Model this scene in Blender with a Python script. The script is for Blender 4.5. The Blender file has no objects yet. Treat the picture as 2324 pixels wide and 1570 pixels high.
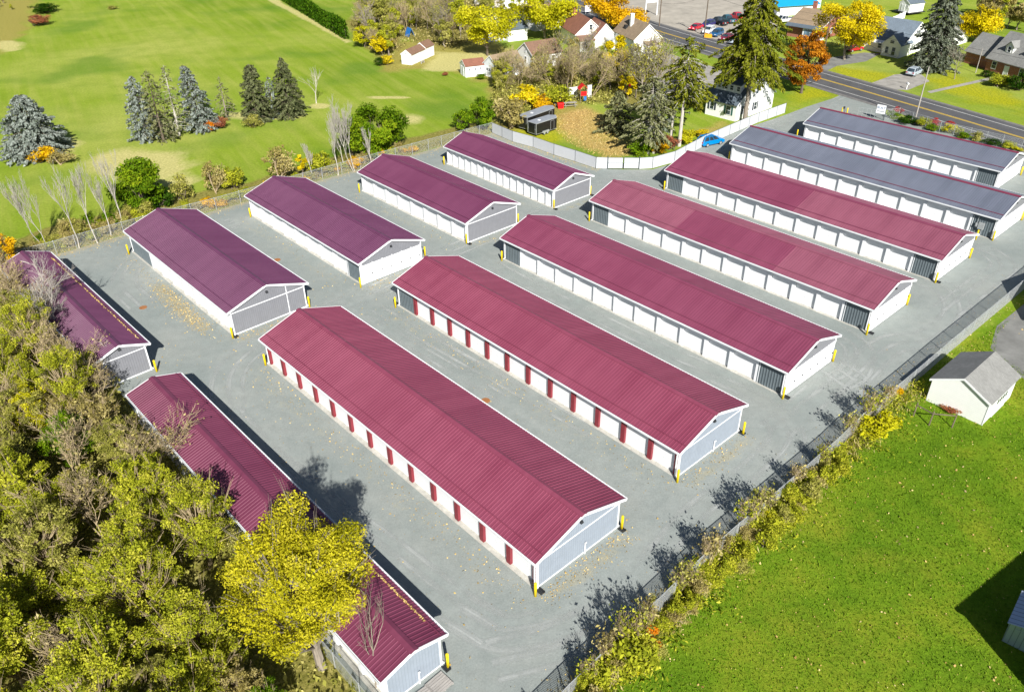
import bpy, bmesh, math, random
import numpy as np
from math import radians as R, sin, cos, pi
from mathutils import Vector, Matrix

S = bpy.context.scene
COL = S.collection

# ---------------------------------------------------------------- camera, sky, sun, exposure
CF, CPITCH, CROLL, CH = 1825.73, 0.5751956, -0.0113287, 44.8605   # focal length in 2324-px units, pitch, roll, height
cam_d = bpy.data.cameras.new('camera'); cam = bpy.data.objects.new('camera', cam_d); COL.objects.link(cam)
cam_d.sensor_width = 36.0; cam_d.lens = CF / 2324 * 36.0
cam_d.clip_start = 0.5; cam_d.clip_end = 3000
_c, _s = cos(CPITCH), sin(CPITCH)
_fw = np.array([0, _c, -_s]); _up = np.array([0, _s, _c]); _rt = np.array([1, 0, 0.])
_r = _rt * cos(CROLL) + _up * sin(CROLL); _u = -_rt * sin(CROLL) + _up * cos(CROLL)
_o = np.array([0, 0, CH])
m = Matrix.Identity(4)
for i in range(3):
    m[i][0] = _r[i]; m[i][1] = _u[i]; m[i][2] = -_fw[i]; m[i][3] = _o[i]
cam.matrix_world = m
S.camera = cam

SUN_EL, SUN_DIR = R(35.0), R(-77.5)          # elevation, compass angle (from +x) the light comes from
w = bpy.data.worlds.new('World'); S.world = w; w.use_nodes = True
nt = w.node_tree
sky = nt.nodes.new('ShaderNodeTexSky'); sky.sky_type = 'NISHITA'; sky.sun_disc = False
sky.sun_elevation = SUN_EL; sky.sun_rotation = R(90) - SUN_DIR
sky.air_density = 1.0; sky.dust_density = 0.6; sky.ozone_density = 1.6
bg = nt.nodes['Background']; bg.inputs['Strength'].default_value = 0.040
nt.links.new(sky.outputs[0], bg.inputs['Color'])
sd = bpy.data.lights.new('sun', 'SUN'); sd.energy = 4.7; sd.angle = R(0.5); sd.color = (1.0, 0.965, 0.90)
sun = bpy.data.objects.new('sun', sd); COL.objects.link(sun)
sv = Vector((cos(SUN_EL) * cos(SUN_DIR), cos(SUN_EL) * sin(SUN_DIR), sin(SUN_EL)))
sun.rotation_euler = sv.to_track_quat('Z', 'Y').to_euler(); sun.location = (0, -60, 90)
S.view_settings.view_transform = 'Standard'; S.view_settings.look = 'None'
S.view_settings.gamma = 1; S.view_settings.exposure = 0.85
S.cycles.max_bounces = 6; S.cycles.transparent_max_bounces = 12
S.cycles.diffuse_bounces = 3

# ---------------------------------------------------------------- plan helpers: survey points on the ground
def G(vx, vy, z=0.0):
    d = _fw + _r * (vx - 1162) / CF - _u * (vy - 785) / CF
    p = _o + d * ((z - CH) / d[2]); return Vector((p[0], p[1], z))
def proj(p):
    d = np.array(p) - _o; z = d @ _fw
    return 1162 + CF * (d @ _r) / z, 785 - CF * (d @ _u) / z
def HT(b, vy):
    lo, hi = 0.0, 60.0
    for _ in range(40):
        mm = (lo + hi) / 2
        if proj((b[0], b[1], mm))[1] > vy: lo = mm
        else: hi = mm
    return lo
def MPP(b): return float(np.linalg.norm(np.array([b[0], b[1], 0]) - _o) / CF)   # metres per survey pixel

# ---------------------------------------------------------------- mesh builder
class MB:
    def __init__(s): s.v = []; s.f = []
    def quad(s, a, b, c, d):
        n = len(s.v); s.v += [a, b, c, d]; s.f.append((n, n+1, n+2, n+3))
    def tri(s, a, b, c):
        n = len(s.v); s.v += [a, b, c]; s.f.append((n, n+1, n+2))
    def hexa(s, p):                      # 8 points: bottom 4 ccw, top 4 ccw
        n = len(s.v); s.v += [tuple(q) for q in p]
        for f in ((3,2,1,0),(4,5,6,7),(0,1,5,4),(1,2,6,5),(2,3,7,6),(3,0,4,7)): s.f.append(tuple(n+i for i in f))
    def box(s, x0, x1, y0, y1, z0, z1):
        s.hexa([(x0,y0,z0),(x1,y0,z0),(x1,y1,z0),(x0,y1,z0),(x0,y0,z1),(x1,y0,z1),(x1,y1,z1),(x0,y1,z1)])
    def prism(s, poly, axis, a, b):      # polygon of (u,w) extruded along axis from a to b
        def P(u, w, t): return (t, u, w) if axis == 'x' else ((u, t, w) if axis == 'y' else (u, w, t))
        n = len(s.v); k = len(poly)
        s.v += [P(u, w, a) for u, w in poly] + [P(u, w, b) for u, w in poly]
        s.f.append(tuple(n+i for i in range(k))[::-1]); s.f.append(tuple(n+k+i for i in range(k)))
        for i in range(k):
            j = (i+1) % k; s.f.append((n+i, n+j, n+k+j, n+k+i))
    def bar(s, p, q, w, h=None, up=(0,0,1)):
        p = Vector(p); q = Vector(q); d = (q-p).normalized(); h = h or w
        sd = d.cross(Vector(up))
        if sd.length < 1e-3: sd = d.cross(Vector((1,0,0)))
        sd.normalize(); u2 = sd.cross(d)
        a = sd*w/2; b = u2*h/2
        s.hexa([p-a-b, p+a-b, q+a-b, q-a-b, p-a+b, p+a+b, q+a+b, q-a+b])
    def tube(s, pts, rad, n=6, cap=True):
        pts = [Vector(p) for p in pts]; base = len(s.v); k = len(pts)
        x = None
        for i, p in enumerate(pts):
            d = (pts[min(i+1,k-1)] - pts[max(i-1,0)]).normalized()
            if x is None:
                x = d.orthogonal().normalized()
            else:
                x = (x - d*x.dot(d)); x = x.normalized() if x.length > 1e-4 else d.orthogonal().normalized()
            y = d.cross(x); r = rad[i] if hasattr(rad, '__len__') else rad
            for j in range(n):
                a = 2*pi*j/n; s.v.append(tuple(p + x*r*cos(a) + y*r*sin(a)))
        for i in range(k-1):
            for j in range(n):
                a = base+i*n+j; b = base+i*n+(j+1) % n
                s.f.append((a, b, b+n, a+n))
        if cap:
            s.f.append(tuple(base+j for j in range(n))[::-1]); s.f.append(tuple(base+(k-1)*n+j for j in range(n)))
    def mesh(s, name, mat, smooth=False):
        me = bpy.data.meshes.new(name); me.from_pydata([tuple(v) for v in s.v], [], s.f); me.update()
        if mat is not None: me.materials.append(mat)
        bm = bmesh.new(); bm.from_mesh(me); bmesh.ops.recalc_face_normals(bm, faces=bm.faces); bm.to_mesh(me); bm.free()
        if smooth: me.polygons.foreach_set('use_smooth', [True]*len(me.polygons))
        return me
    def build(s, name, mat, parent=None, loc=(0,0,0), smooth=False, bevel=0):
        o = link(name, s.mesh(name, mat, smooth), parent, loc)
        if bevel:
            b = o.modifiers.new('bevel', 'BEVEL'); b.width = bevel; b.segments = 2; b.limit_method = 'ANGLE'
        return o
def link(name, me, parent=None, loc=(0,0,0), rz=0):
    o = bpy.data.objects.new(name, me); COL.objects.link(o); o.location = loc
    if rz: o.rotation_euler.z = rz
    if parent is not None: o.parent = parent
    return o
def tag(o, label, cat, group=None):
    o['label'] = label; o['category'] = cat
    if group: o['group'] = group
    return o
def thing(name, label, cat, loc, rz=0, group=None):
    o = bpy.data.objects.new(name, None); COL.objects.link(o); o.location = loc; o.rotation_euler.z = rz
    o.empty_display_size = 0.5
    return tag(o, label, cat, group)
def struct(o): o['kind'] = 'structure'; return o
def stuff(o, label, cat): o['kind'] = 'stuff'; return tag(o, label, cat)
def dup(root, loc, rz=0, scale=1.0, label=None, group=None):
    r = root.copy(); COL.objects.link(r); r.location = loc; r.rotation_euler.z = rz; r.scale = (scale,)*3 if not hasattr(scale, '__len__') else scale
    if label: r['label'] = label
    if group: r['group'] = group
    for ch in list(root.children):
        c = ch.copy(); COL.objects.link(c); c.parent = r
        for g in list(ch.children):
            d = g.copy(); COL.objects.link(d); d.parent = c
    return r

# ---------------------------------------------------------------- materials
def nodes(name):
    mt = bpy.data.materials.new(name); mt.use_nodes = True
    t = mt.node_tree; return mt, t, t.nodes['Principled BSDF']
def N(t, kind, **kw):
    n = t.nodes.new(kind)
    for k, v in kw.items():
        if k in n.inputs.keys(): n.inputs[k].default_value = v
        else: setattr(n, k, v)
    return n
def noise(t, scale, detail=3, rough=0.6, vec=None):
    n = N(t, 'ShaderNodeTexNoise'); n.inputs['Scale'].default_value = scale; n.inputs['Detail'].default_value = detail
    n.inputs['Roughness'].default_value = rough
    if vec is not None: t.links.new(vec, n.inputs['Vector'])
    return n.outputs['Fac']
def ramp(t, fac, stops):
    r = N(t, 'ShaderNodeValToRGB'); e = r.color_ramp.elements
    while len(e) < len(stops): e.new(0.5)
    for el, (p, c) in zip(e, stops): el.position = p; el.color = (*c, 1) if len(c) == 3 else c
    t.links.new(fac, r.inputs[0]); return r.outputs[0]
def mixc(t, fac, a, b, mode='MIX'):
    n = N(t, 'ShaderNodeMix', data_type='RGBA'); n.blend_type = mode
    for sock, v in ((n.inputs[0], fac), (n.inputs[6], a), (n.inputs[7], b)):
        if hasattr(v, 'is_linked'): t.links.new(v, sock)
        else: sock.default_value = v if not isinstance(v, tuple) else (*v, 1) if len(v) == 3 else v
    return n.outputs[2]
def math_(t, op, a, b=None, clamp=False):
    n = N(t, 'ShaderNodeMath', operation=op); n.use_clamp = clamp
    for i, v in enumerate((a, b)):
        if v is None: continue
        if hasattr(v, 'is_linked'): t.links.new(v, n.inputs[i])
        else: n.inputs[i].default_value = v
    return n.outputs[0]
def coord(t, which='Object'): return N(t, 'ShaderNodeTexCoord').outputs[which]
def bump(t, p, h, strength=0.3, dist=0.02):
    b = N(t, 'ShaderNodeBump'); b.inputs['Strength'].default_value = strength; b.inputs['Distance'].default_value = dist
    t.links.new(h, b.inputs['Height']); t.links.new(b.outputs[0], p.inputs['Normal'])
def paint(name, c, rough=0.5, var=0.12, scale=1.2, spec=0.3, metal=0.0, streak=None):
    mt, t, p = nodes(name); vec = coord(t)
    if streak:
        mp = N(t, 'ShaderNodeMapping'); mp.inputs['Scale'].default_value = streak; t.links.new(vec, mp.inputs[0]); vec = mp.outputs[0]
    f = noise(t, scale, 5, 0.65, vec)
    lo = tuple(v*(1-var) for v in c); hi = tuple(min(1, v*(1+var)) for v in c)
    t.links.new(ramp(t, f, [(0.3, lo), (0.7, hi)]), p.inputs['Base Color'])
    p.inputs['Roughness'].default_value = rough; p.inputs['Specular IOR Level'].default_value = spec; p.inputs['Metallic'].default_value = metal
    return mt
def siding(name, c, axis='Z', freq=6.0, rough=0.55, depth=0.3, var=0.08, dark=0.8):
    mt, t, p = nodes(name); vec = coord(t)
    sx = N(t, 'ShaderNodeSeparateXYZ'); t.links.new(vec, sx.inputs[0])
    if axis == 'H': a = math_(t, 'ADD', sx.outputs[0], sx.outputs[1])
    else: a = sx.outputs['XYZ'.index(axis)]
    fr = math_(t, 'FRACT', math_(t, 'MULTIPLY', a, freq))
    line = math_(t, 'LESS_THAN', fr, 0.16)
    f = noise(t, 1.5, 5, 0.7, vec)
    base = ramp(t, f, [(0.3, tuple(v*(1-var) for v in c)), (0.7, tuple(min(1, v*(1+var)) for v in c))])
    t.links.new(mixc(t, line, base, tuple(v*dark for v in c)), p.inputs['Base Color'])
    bump(t, p, fr, depth, 0.02); p.inputs['Roughness'].default_value = rough; p.inputs['Specular IOR Level'].default_value = 0.25
    return mt
def shingle(name, c, var=0.25):
    mt, t, p = nodes(name); vec = coord(t)
    br = N(t, 'ShaderNodeTexBrick'); br.inputs['Scale'].default_value = 2.2; br.inputs['Mortar Size'].default_value = 0.03
    for k, q in (('Color1', 1-var), ('Color2', 1+var), ('Mortar', 0.55)): br.inputs[k].default_value = (*[v*q for v in c], 1)
    t.links.new(vec, br.inputs['Vector'])
    f = noise(t, 0.8, 6, 0.7, vec)
    t.links.new(mixc(t, 0.5, br.outputs['Color'], ramp(t, f, [(0.3, tuple(v*0.75 for v in c)), (0.7, tuple(v*1.3 for v in c))])), p.inputs['Base Color'])
    p.inputs['Roughness'].default_value = 0.9; bump(t, p, noise(t, 14, 3, 0.6, vec), 0.5, 0.02); return mt
def leafmat(name, cols, trans=0.3):
    mt, t, p = nodes(name); t.nodes.remove(p)
    at = N(t, 'ShaderNodeAttribute', attribute_name='tone')
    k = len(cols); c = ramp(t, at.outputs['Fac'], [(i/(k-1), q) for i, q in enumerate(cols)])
    d = N(t, 'ShaderNodeBsdfDiffuse'); tr = N(t, 'ShaderNodeBsdfTranslucent'); mx = N(t, 'ShaderNodeMixShader'); mx.inputs[0].default_value = trans
    t.links.new(c, d.inputs[0]); t.links.new(c, tr.inputs[0]); t.links.new(d.outputs[0], mx.inputs[1]); t.links.new(tr.outputs[0], mx.inputs[2])
    t.links.new(mx.outputs[0], t.nodes['Material Output'].inputs[0]); return mt
def glassy(name, c=(0.02, 0.03, 0.04)):
    mt, t, p = nodes(name)
    f = noise(t, 0.9, 2, 0.5, coord(t))
    t.links.new(ramp(t, f, [(0.35, c), (0.65, tuple(v*2.2 for v in c))]), p.inputs['Base Color'])
    p.inputs['Roughness'].default_value = 0.08; p.inputs['Specular IOR Level'].default_value = 0.6; return mt
def chain(name):
    mt, t, p = nodes(name); uv = coord(t, 'UV'); sx = N(t, 'ShaderNodeSeparateXYZ'); t.links.new(uv, sx.inputs[0])
    a = math_(t, 'FRACT', math_(t, 'MULTIPLY', math_(t, 'ADD', sx.outputs[0], sx.outputs[1]), 9.0))
    b = math_(t, 'FRACT', math_(t, 'MULTIPLY', math_(t, 'SUBTRACT', sx.outputs[0], sx.outputs[1]), 9.0))
    al = math_(t, 'MAXIMUM', math_(t, 'LESS_THAN', a, CHAINW), math_(t, 'LESS_THAN', b, CHAINW))
    p.inputs['Base Color'].default_value = (0.6, 0.63, 0.65, 1); p.inputs['Roughness'].default_value = 0.45; p.inputs['Metallic'].default_value = 0.3
    t.links.new(al, p.inputs['Alpha']); return mt
CHAINW = 0.08
M = {}
M['chain'] = chain('chain_link')
CHAINW = 0.26
M['chain_dense'] = chain('chain_link_dense')
M['galv'] = paint('galvanised_steel', (0.42, 0.44, 0.45), 0.4, 0.15, 3, 0.5, 0.4)
M['galv_dark'] = paint('weathered_steel', (0.10, 0.12, 0.13), 0.5, 0.2, 3, 0.4, 0.3)
M['white'] = paint('white_paint', (0.76, 0.77, 0.79), 0.5, 0.04)
M['door'] = siding('white_roll_door', (0.77, 0.78, 0.80), 'Z', 7.0, 0.5, 0.35, 0.03, 0.9)
M['doorv'] = siding('white_panel_door', (0.77, 0.78, 0.80), 'H', 4.2, 0.5, 0.3, 0.03, 0.9)
M['redpost'] = paint('dark_red_paint', (0.20, 0.025, 0.035), 0.5, 0.15)
M['grey_siding'] = siding('grey_metal_siding', (0.20, 0.205, 0.225), 'Y', 4.4, 0.5, 0.3, 0.08, 0.8)
M['slate'] = paint('slate_panel', (0.11, 0.135, 0.15), 0.5, 0.1)
M['conc'] = paint('concrete', (0.42, 0.41, 0.37), 0.9, 0.2, 2.5)
M['yellow'] = paint('yellow_paint', (0.75, 0.56, 0.01), 0.45, 0.08)
M['black'] = paint('black_plastic', (0.025, 0.027, 0.03), 0.5, 0.3)
M['gutter'] = paint('white_gutter', (0.76, 0.78, 0.80), 0.4, 0.05)
M['soffit'] = paint('soffit_panel', (0.45, 0.47, 0.5), 0.6, 0.05)
def roofmat(name, c):
    mt, t, p = nodes(name); vec = coord(t); sx = N(t, 'ShaderNodeSeparateXYZ'); t.links.new(vec, sx.inputs[0])
    st = math_(t, 'FLOOR', math_(t, 'DIVIDE', sx.outputs[0], 0.914))                      # sheet by sheet tint
    wn_ = N(t, 'ShaderNodeTexWhiteNoise', noise_dimensions='1D'); t.links.new(st, wn_.inputs['W'])
    mp = N(t, 'ShaderNodeMapping'); mp.inputs['Scale'].default_value = (1.6, 0.22, 0.5); t.links.new(vec, mp.inputs[0])
    f1 = noise(t, 0.22, 4, 0.6, vec); f2 = noise(t, 1.0, 5, 0.7, mp.outputs[0])
    v = math_(t, 'ADD', math_(t, 'MULTIPLY', wn_.outputs['Value'], 0.13), math_(t, 'ADD', math_(t, 'MULTIPLY', f1, 0.55), math_(t, 'MULTIPLY', f2, 0.45)))
    g_ = sum(c)/3; lo = tuple(q*0.80 for q in c); hi = tuple((q*0.9+g_*0.1)*1.22 for q in c)
    t.links.new(ramp(t, v, [(0.35, lo), (0.85, hi)]), p.inputs['Base Color']); p.inputs['Specular IOR Level'].default_value = 0.35
    t.links.new(ramp(t, f1, [(0.3, (0.34,)*3), (0.7, (0.52,)*3)]), p.inputs['Roughness']); return mt
M['roof_red'] = roofmat('red_roof', (0.212, 0.042, 0.080))
M['roof_red_dark'] = roofmat('dark_red_roof', (0.160, 0.034, 0.072))
M['roof_red_mid'] = roofmat('red_roof_mid', (0.190, 0.040, 0.082))
M['roof_red_faded'] = roofmat('red_roof_faded', (0.228, 0.066, 0.106))
M['roof_wine'] = roofmat('wine_roof', (0.132, 0.030, 0.076))
M['roof_wine2'] = roofmat('wine_roof_left', (0.120, 0.034, 0.084))
M['roof_grey'] = roofmat('blue_grey_roof', (0.125, 0.14, 0.185))
M['ridge_red'] = paint('red_ridge_trim', (0.17, 0.03, 0.06), 0.42, 0.1)

# ---------------------------------------------------------------- ground
def sdf(poly, X, Y):
    """signed distance to polygon (positive inside)"""
    P = np.array([(p[0], p[1]) for p in poly]); n = len(P); ins = np.zeros(X.shape, bool); dm = np.full(X.shape, 1e9)
    for i in range(n):
        a = P[i]; b = P[(i+1) % n]; ab = b-a; L2 = ab@ab + 1e-9
        tt = np.clip(((X-a[0])*ab[0] + (Y-a[1])*ab[1])/L2, 0, 1)
        dm = np.minimum(dm, np.hypot(X-a[0]-tt*ab[0], Y-a[1]-tt*ab[1]))
        c = ((a[1] > Y) != (b[1] > Y)); xx = a[0] + (Y-a[1])/(b[1]-a[1]+1e-12)*ab[0]
        ins ^= c & (X < xx)
    return np.where(ins, dm, -dm)
def pline(poly, X, Y):
    P = np.array([(p[0], p[1]) for p in poly]); dm = np.full(X.shape, 1e9)
    for a, b in zip(P[:-1], P[1:]):
        ab = b-a; tt = np.clip(((X-a[0])*ab[0] + (Y-a[1])*ab[1])/(ab@ab+1e-9), 0, 1)
        dm = np.minimum(dm, np.hypot(X-a[0]-tt*ab[0], Y-a[1]-tt*ab[1]))
    return dm
def soft(d, w): return np.clip(0.5 + d/(2*w), 0, 1)
def Gs(*pts): return [G(x, y) for x, y in pts]
def grid_mesh(name, xs, ys, z, attrs, mat, keep=None):
    X, Y = np.meshgrid(xs, ys); nx, ny = len(xs), len(ys)
    co = np.stack([X.ravel(), Y.ravel(), np.full(X.size, z)], 1)
    idx = np.arange(nx*ny).reshape(ny, nx)
    q = np.stack([idx[:-1,:-1].ravel(), idx[:-1,1:].ravel(), idx[1:,1:].ravel(), idx[1:,:-1].ravel()], 1)
    me = bpy.data.meshes.new(name)
    me.vertices.add(len(co)); me.vertices.foreach_set('co', co.ravel().astype('f'))
    me.loops.add(q.size); me.loops.foreach_set('vertex_index', q.ravel().astype('i'))
    me.polygons.add(len(q)); me.polygons.foreach_set('loop_start', np.arange(0, q.size, 4).astype('i'))
    me.update(calc_edges=True); me.materials.append(mat)
    for k, fn in attrs.items():
        a = me.attributes.new(k, 'FLOAT', 'POINT'); a.data.foreach_set('value', fn(X, Y).ravel().astype('f'))
    return me
def att(t, nm): return N(t, 'ShaderNodeAttribute', attribute_name=nm).outputs['Fac']

FENCE_R = Gs((1130,1760),(1290,1592),(1359,1525),(1479,1407),(1621,1268),(1760,1147),(1895,1029),(1949,975),(2069,874),(2149,804),(2280,694),(2360,626),(2440,560))
FENCE_L = Gs((20,606),(130,577),(220,551),(283,533),(380,506),(492,477),(600,446),(733,407),(860,372),(973,341),(1060,317),(1117,302))
FENCE_P = Gs((1117,302),(1163,322),(1210,335),(1257,352),(1305,367),(1352,383))
yard_poly = FENCE_L + [FENCE_P[i] for i in range(1, 6)] + Gs((1414,385),(1480,385),(1530,371),(1600,330),(1690,292),(1780,262),(1830,243),(1915,216),(1950,222),(2000,235),(2012,262),(2080,285),(2324,345),(2440,380)) + FENCE_R[::-1] + [Vector((-6,20,0)), Vector((-10,30,0))] + Gs((860,1600),(600,1320),(280,900)) + Gs((40,640))
lawn_poly = FENCE_R[::1] + [Vector((120,60,0)), Vector((120,0,0)), Vector((-10,-5,0)), Vector((-6,20,0))]
wood_poly = Gs((-200,560),(60,585),(330,870),(600,1250),(800,1500),(860,1600)) + [Vector((-16,8,0)), Vector((-80,20,0)), Vector((-150,80,0))]
def A(*polys, w=1.5):
    def fn(X, Y):
        r = np.zeros(X.shape)
        for p in polys:
            ww = w
            if isinstance(p, tuple): p, ww = p
            r = np.maximum(r, soft(sdf(p, X, Y), ww))
        return r
    return fn
def ell(cx, cy, rx, ry, n=20): return Gs(*[(cx + rx*cos(2*pi*i/n), cy + ry*sin(2*pi*i/n)) for i in range(n)])
tanp = [(ell(320,375,112,33), 4), (ell(352,388,70,22), 5), (ell(405,412,30,9), 3), (ell(725,241,22,6), 0.8), (ell(925,270,26,9), 2.5), (ell(880,222,52,3), 0.7), (ell(20,105,30,12), 2),
        (ell(110,330,70,18), 3), (ell(605,262,85,9), 2), (Gs((624,-20),(634,4),(720,50),(795,95),(788,98),(700,50),(610,2)), 1.0),
        (Gs((960,160),(1000,120),(1110,118),(1160,150),(1050,160)), 3)]
drygrass = [(Gs((855,150),(905,95),(1110,85),(1160,115),(1230,100),(1330,150),(1340,300),(1120,300),(1100,190),(1000,155),(880,165)), 3),
            (Gs((-60,-60),(95,-30),(70,60),(20,115),(-60,140)), 4)]
leafp = [(Gs((1265,262),(1330,240),(1420,280),(1440,350),(1380,360),(1290,320),(1255,290)), 2), (Gs((1560,300),(1600,320),(1660,285),(1640,275)), 2)]
yelp = [(Gs((1880,150),(1960,155),(2120,190),(2060,200),(1900,175)), 3), (Gs((2080,180),(2150,160),(2230,190),(2324,230),(2324,260),(2200,230)), 4), (Gs((1800,205),(1850,190),(1900,222),(1800,240)), 3), (Gs((1120,300),(1250,330),(1290,320),(1260,270),(1180,290)), 3)]
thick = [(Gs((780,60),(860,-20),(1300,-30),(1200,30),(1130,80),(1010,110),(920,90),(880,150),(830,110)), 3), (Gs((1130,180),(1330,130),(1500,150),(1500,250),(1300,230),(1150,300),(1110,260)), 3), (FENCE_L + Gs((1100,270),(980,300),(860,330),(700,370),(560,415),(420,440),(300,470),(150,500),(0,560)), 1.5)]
fx = np.concatenate([[-1500,-700,-350,-220], np.arange(-175,175.1,1.0), [220,350,700,1500]])
fy = np.concatenate([[-600,-200,-60], np.arange(-10,300.1,1.0), [340,450,800,2500]])
mt, t, p = nodes('grass_ground'); vec = coord(t)
HD = (Vector(G(792,87)) - Vector(G(640,5))); ha = math.atan2(HD.y, HD.x)
mp = N(t, 'ShaderNodeMapping'); mp.inputs['Rotation'].default_value = (0, 0, -ha); mp.inputs['Scale'].default_value = (0.03, 0.45, 1); t.links.new(vec, mp.inputs[0])
# Mapping of type POINT scales before it rotates: rotate first through a second node
mr = N(t, 'ShaderNodeMapping'); mr.inputs['Rotation'].default_value = (0, 0, -ha); t.links.new(vec, mr.inputs[0])
mp.inputs['Rotation'].default_value = (0, 0, 0); t.links.new(mr.outputs[0], mp.inputs[0])
streak = noise(t, 1.0, 4, 0.6, mp.outputs[0]); big = noise(t, 0.018, 4, 0.55, vec); mid = noise(t, 0.16, 5, 0.65, vec); fine = noise(t, 2.6, 6, 0.8, vec)
g = ramp(t, big, [(0.33, (0.150, 0.240, 0.016)), (0.5, (0.230, 0.315, 0.028)), (0.66, (0.33, 0.375, 0.075))])
g = mixc(t, math_(t, 'MULTIPLY', ramp(t, streak, [(0.42, (0,0,0)), (0.62, (1,1,1))]), 0.45), g, (0.36, 0.38, 0.085))
g = mixc(t, math_(t, 'MULTIPLY', ramp(t, mid, [(0.45, (0,0,0)), (0.7, (1,1,1))]), 0.45), g, (0.15, 0.235, 0.014))
lawn = ramp(t, mid, [(0.3, (0.082, 0.172, 0.009)), (0.5, (0.14, 0.238, 0.013)), (0.72, (0.245, 0.29, 0.022))])
lb_ = noise(t, 0.07, 5, 0.7, vec)
lawn = mixc(t, math_(t, 'MULTIPLY', ramp(t, lb_, [(0.5, (0,0,0)), (0.7, (1,1,1))]), 0.7), lawn, (0.31, 0.31, 0.03))
lawn = mixc(t, math_(t, 'MULTIPLY', ramp(t, lb_, [(0.3, (1,1,1)), (0.45, (0,0,0))]), 0.55), lawn, (0.07, 0.155, 0.008))
bn = math_(t, 'MULTIPLY', math_(t, 'SUBTRACT', mid, 0.5), 1.3)
def msk(nm, lo=0.42, hi=0.58): 
    return ramp(t, math_(t, 'ADD', att(t, nm), bn), [(lo, (0,0,0)), (hi, (1,1,1))])
g = mixc(t, math_(t, 'MULTIPLY', ramp(t, noise(t, 0.045, 3, 0.5, vec), [(0.52, (0,0,0)), (0.66, (1,1,1))]), 0.55), g, (0.095, 0.20, 0.02))
g = mixc(t, msk('lawn'), g, lawn)
g = mixc(t, math_(t, 'MULTIPLY', msk('dry', 0.35, 0.75), 0.9), g, ramp(t, fine, [(0.3, (0.22, 0.19, 0.035)), (0.7, (0.40, 0.34, 0.10))]))
g = mixc(t, math_(t, 'MULTIPLY', msk('tan', 0.25, 0.65), 0.9), g, ramp(t, fine, [(0.3, (0.42, 0.39, 0.13)), (0.7, (0.60, 0.54, 0.24))]))
g = mixc(t, math_(t, 'MULTIPLY', msk('leaf', 0.3, 0.95), 0.7), g, ramp(t, fine, [(0.3, (0.36, 0.22, 0.06)), (0.5, (0.50, 0.31, 0.12)), (0.7, (0.64, 0.45, 0.22))]))
g = mixc(t, math_(t, 'MULTIPLY', msk('yel', 0.3, 0.9), 0.85), g, ramp(t, fine, [(0.35, (0.18, 0.24, 0.012)), (0.6, (0.46, 0.42, 0.015))]))
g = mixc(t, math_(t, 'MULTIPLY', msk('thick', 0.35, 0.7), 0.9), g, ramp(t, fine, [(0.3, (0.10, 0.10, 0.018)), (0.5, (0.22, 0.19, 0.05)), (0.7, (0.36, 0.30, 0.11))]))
g = mixc(t, 1.0, g, ramp(t, fine, [(0.3, (0.68, 0.68, 0.68)), (0.7, (1.22, 1.22, 1.22))]), 'MULTIPLY')
t.links.new(g, p.inputs['Base Color']); p.inputs['Roughness'].default_value = 1.0; p.inputs['Specular IOR Level'].default_value = 0.05
bump(t, p, noise(t, 5.0, 6, 0.8, vec), 1.0, 0.10)
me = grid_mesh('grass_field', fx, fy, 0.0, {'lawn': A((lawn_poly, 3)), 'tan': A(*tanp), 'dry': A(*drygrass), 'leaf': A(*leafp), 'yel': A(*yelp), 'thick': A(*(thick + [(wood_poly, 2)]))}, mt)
struct(link('ground', me))

def sheet(name, poly, z, mat, step=0.6, attrs=None, edge=0.0):
    """flat sheet cut to a polygon; kept where inside the outline"""
    P = np.array([(q[0], q[1]) for q in poly]); x0, y0 = P.min(0); x1, y1 = P.max(0)
    me = bpy.data.meshes.new(name); bm = bmesh.new()
    vs = [bm.verts.new((q[0], q[1], z)) for q in poly]; f = bm.faces.new(vs)
    bmesh.ops.triangulate(bm, faces=[f])
    if attrs:
        for ax, a0, a1 in ((0, x0, x1), (1, y0, y1)):
            for c in np.arange(a0+step, a1, step):
                no = (1,0,0) if ax == 0 else (0,1,0); pc = (c,0,z) if ax == 0 else (0,c,z)
                bmesh.ops.bisect_plane(bm, geom=bm.verts[:]+bm.edges[:]+bm.faces[:], plane_co=pc, plane_no=no)
    bmesh.ops.recalc_face_normals(bm, faces=bm.faces)
    for f in bm.faces:
        if f.normal.z < 0: f.normal_flip()
    bm.to_mesh(me); bm.free(); me.materials.append(mat)
    if attrs:
        co = np.zeros(len(me.vertices)*3, 'f'); me.vertices.foreach_get('co', co); co = co.reshape(-1, 3)
        for k, fn in attrs.items():
            a = me.attributes.new(k, 'FLOAT', 'POINT'); a.data.foreach_set('value', fn(co[:,0], co[:,1]).astype('f'))
    return struct(link(name, me))

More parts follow.
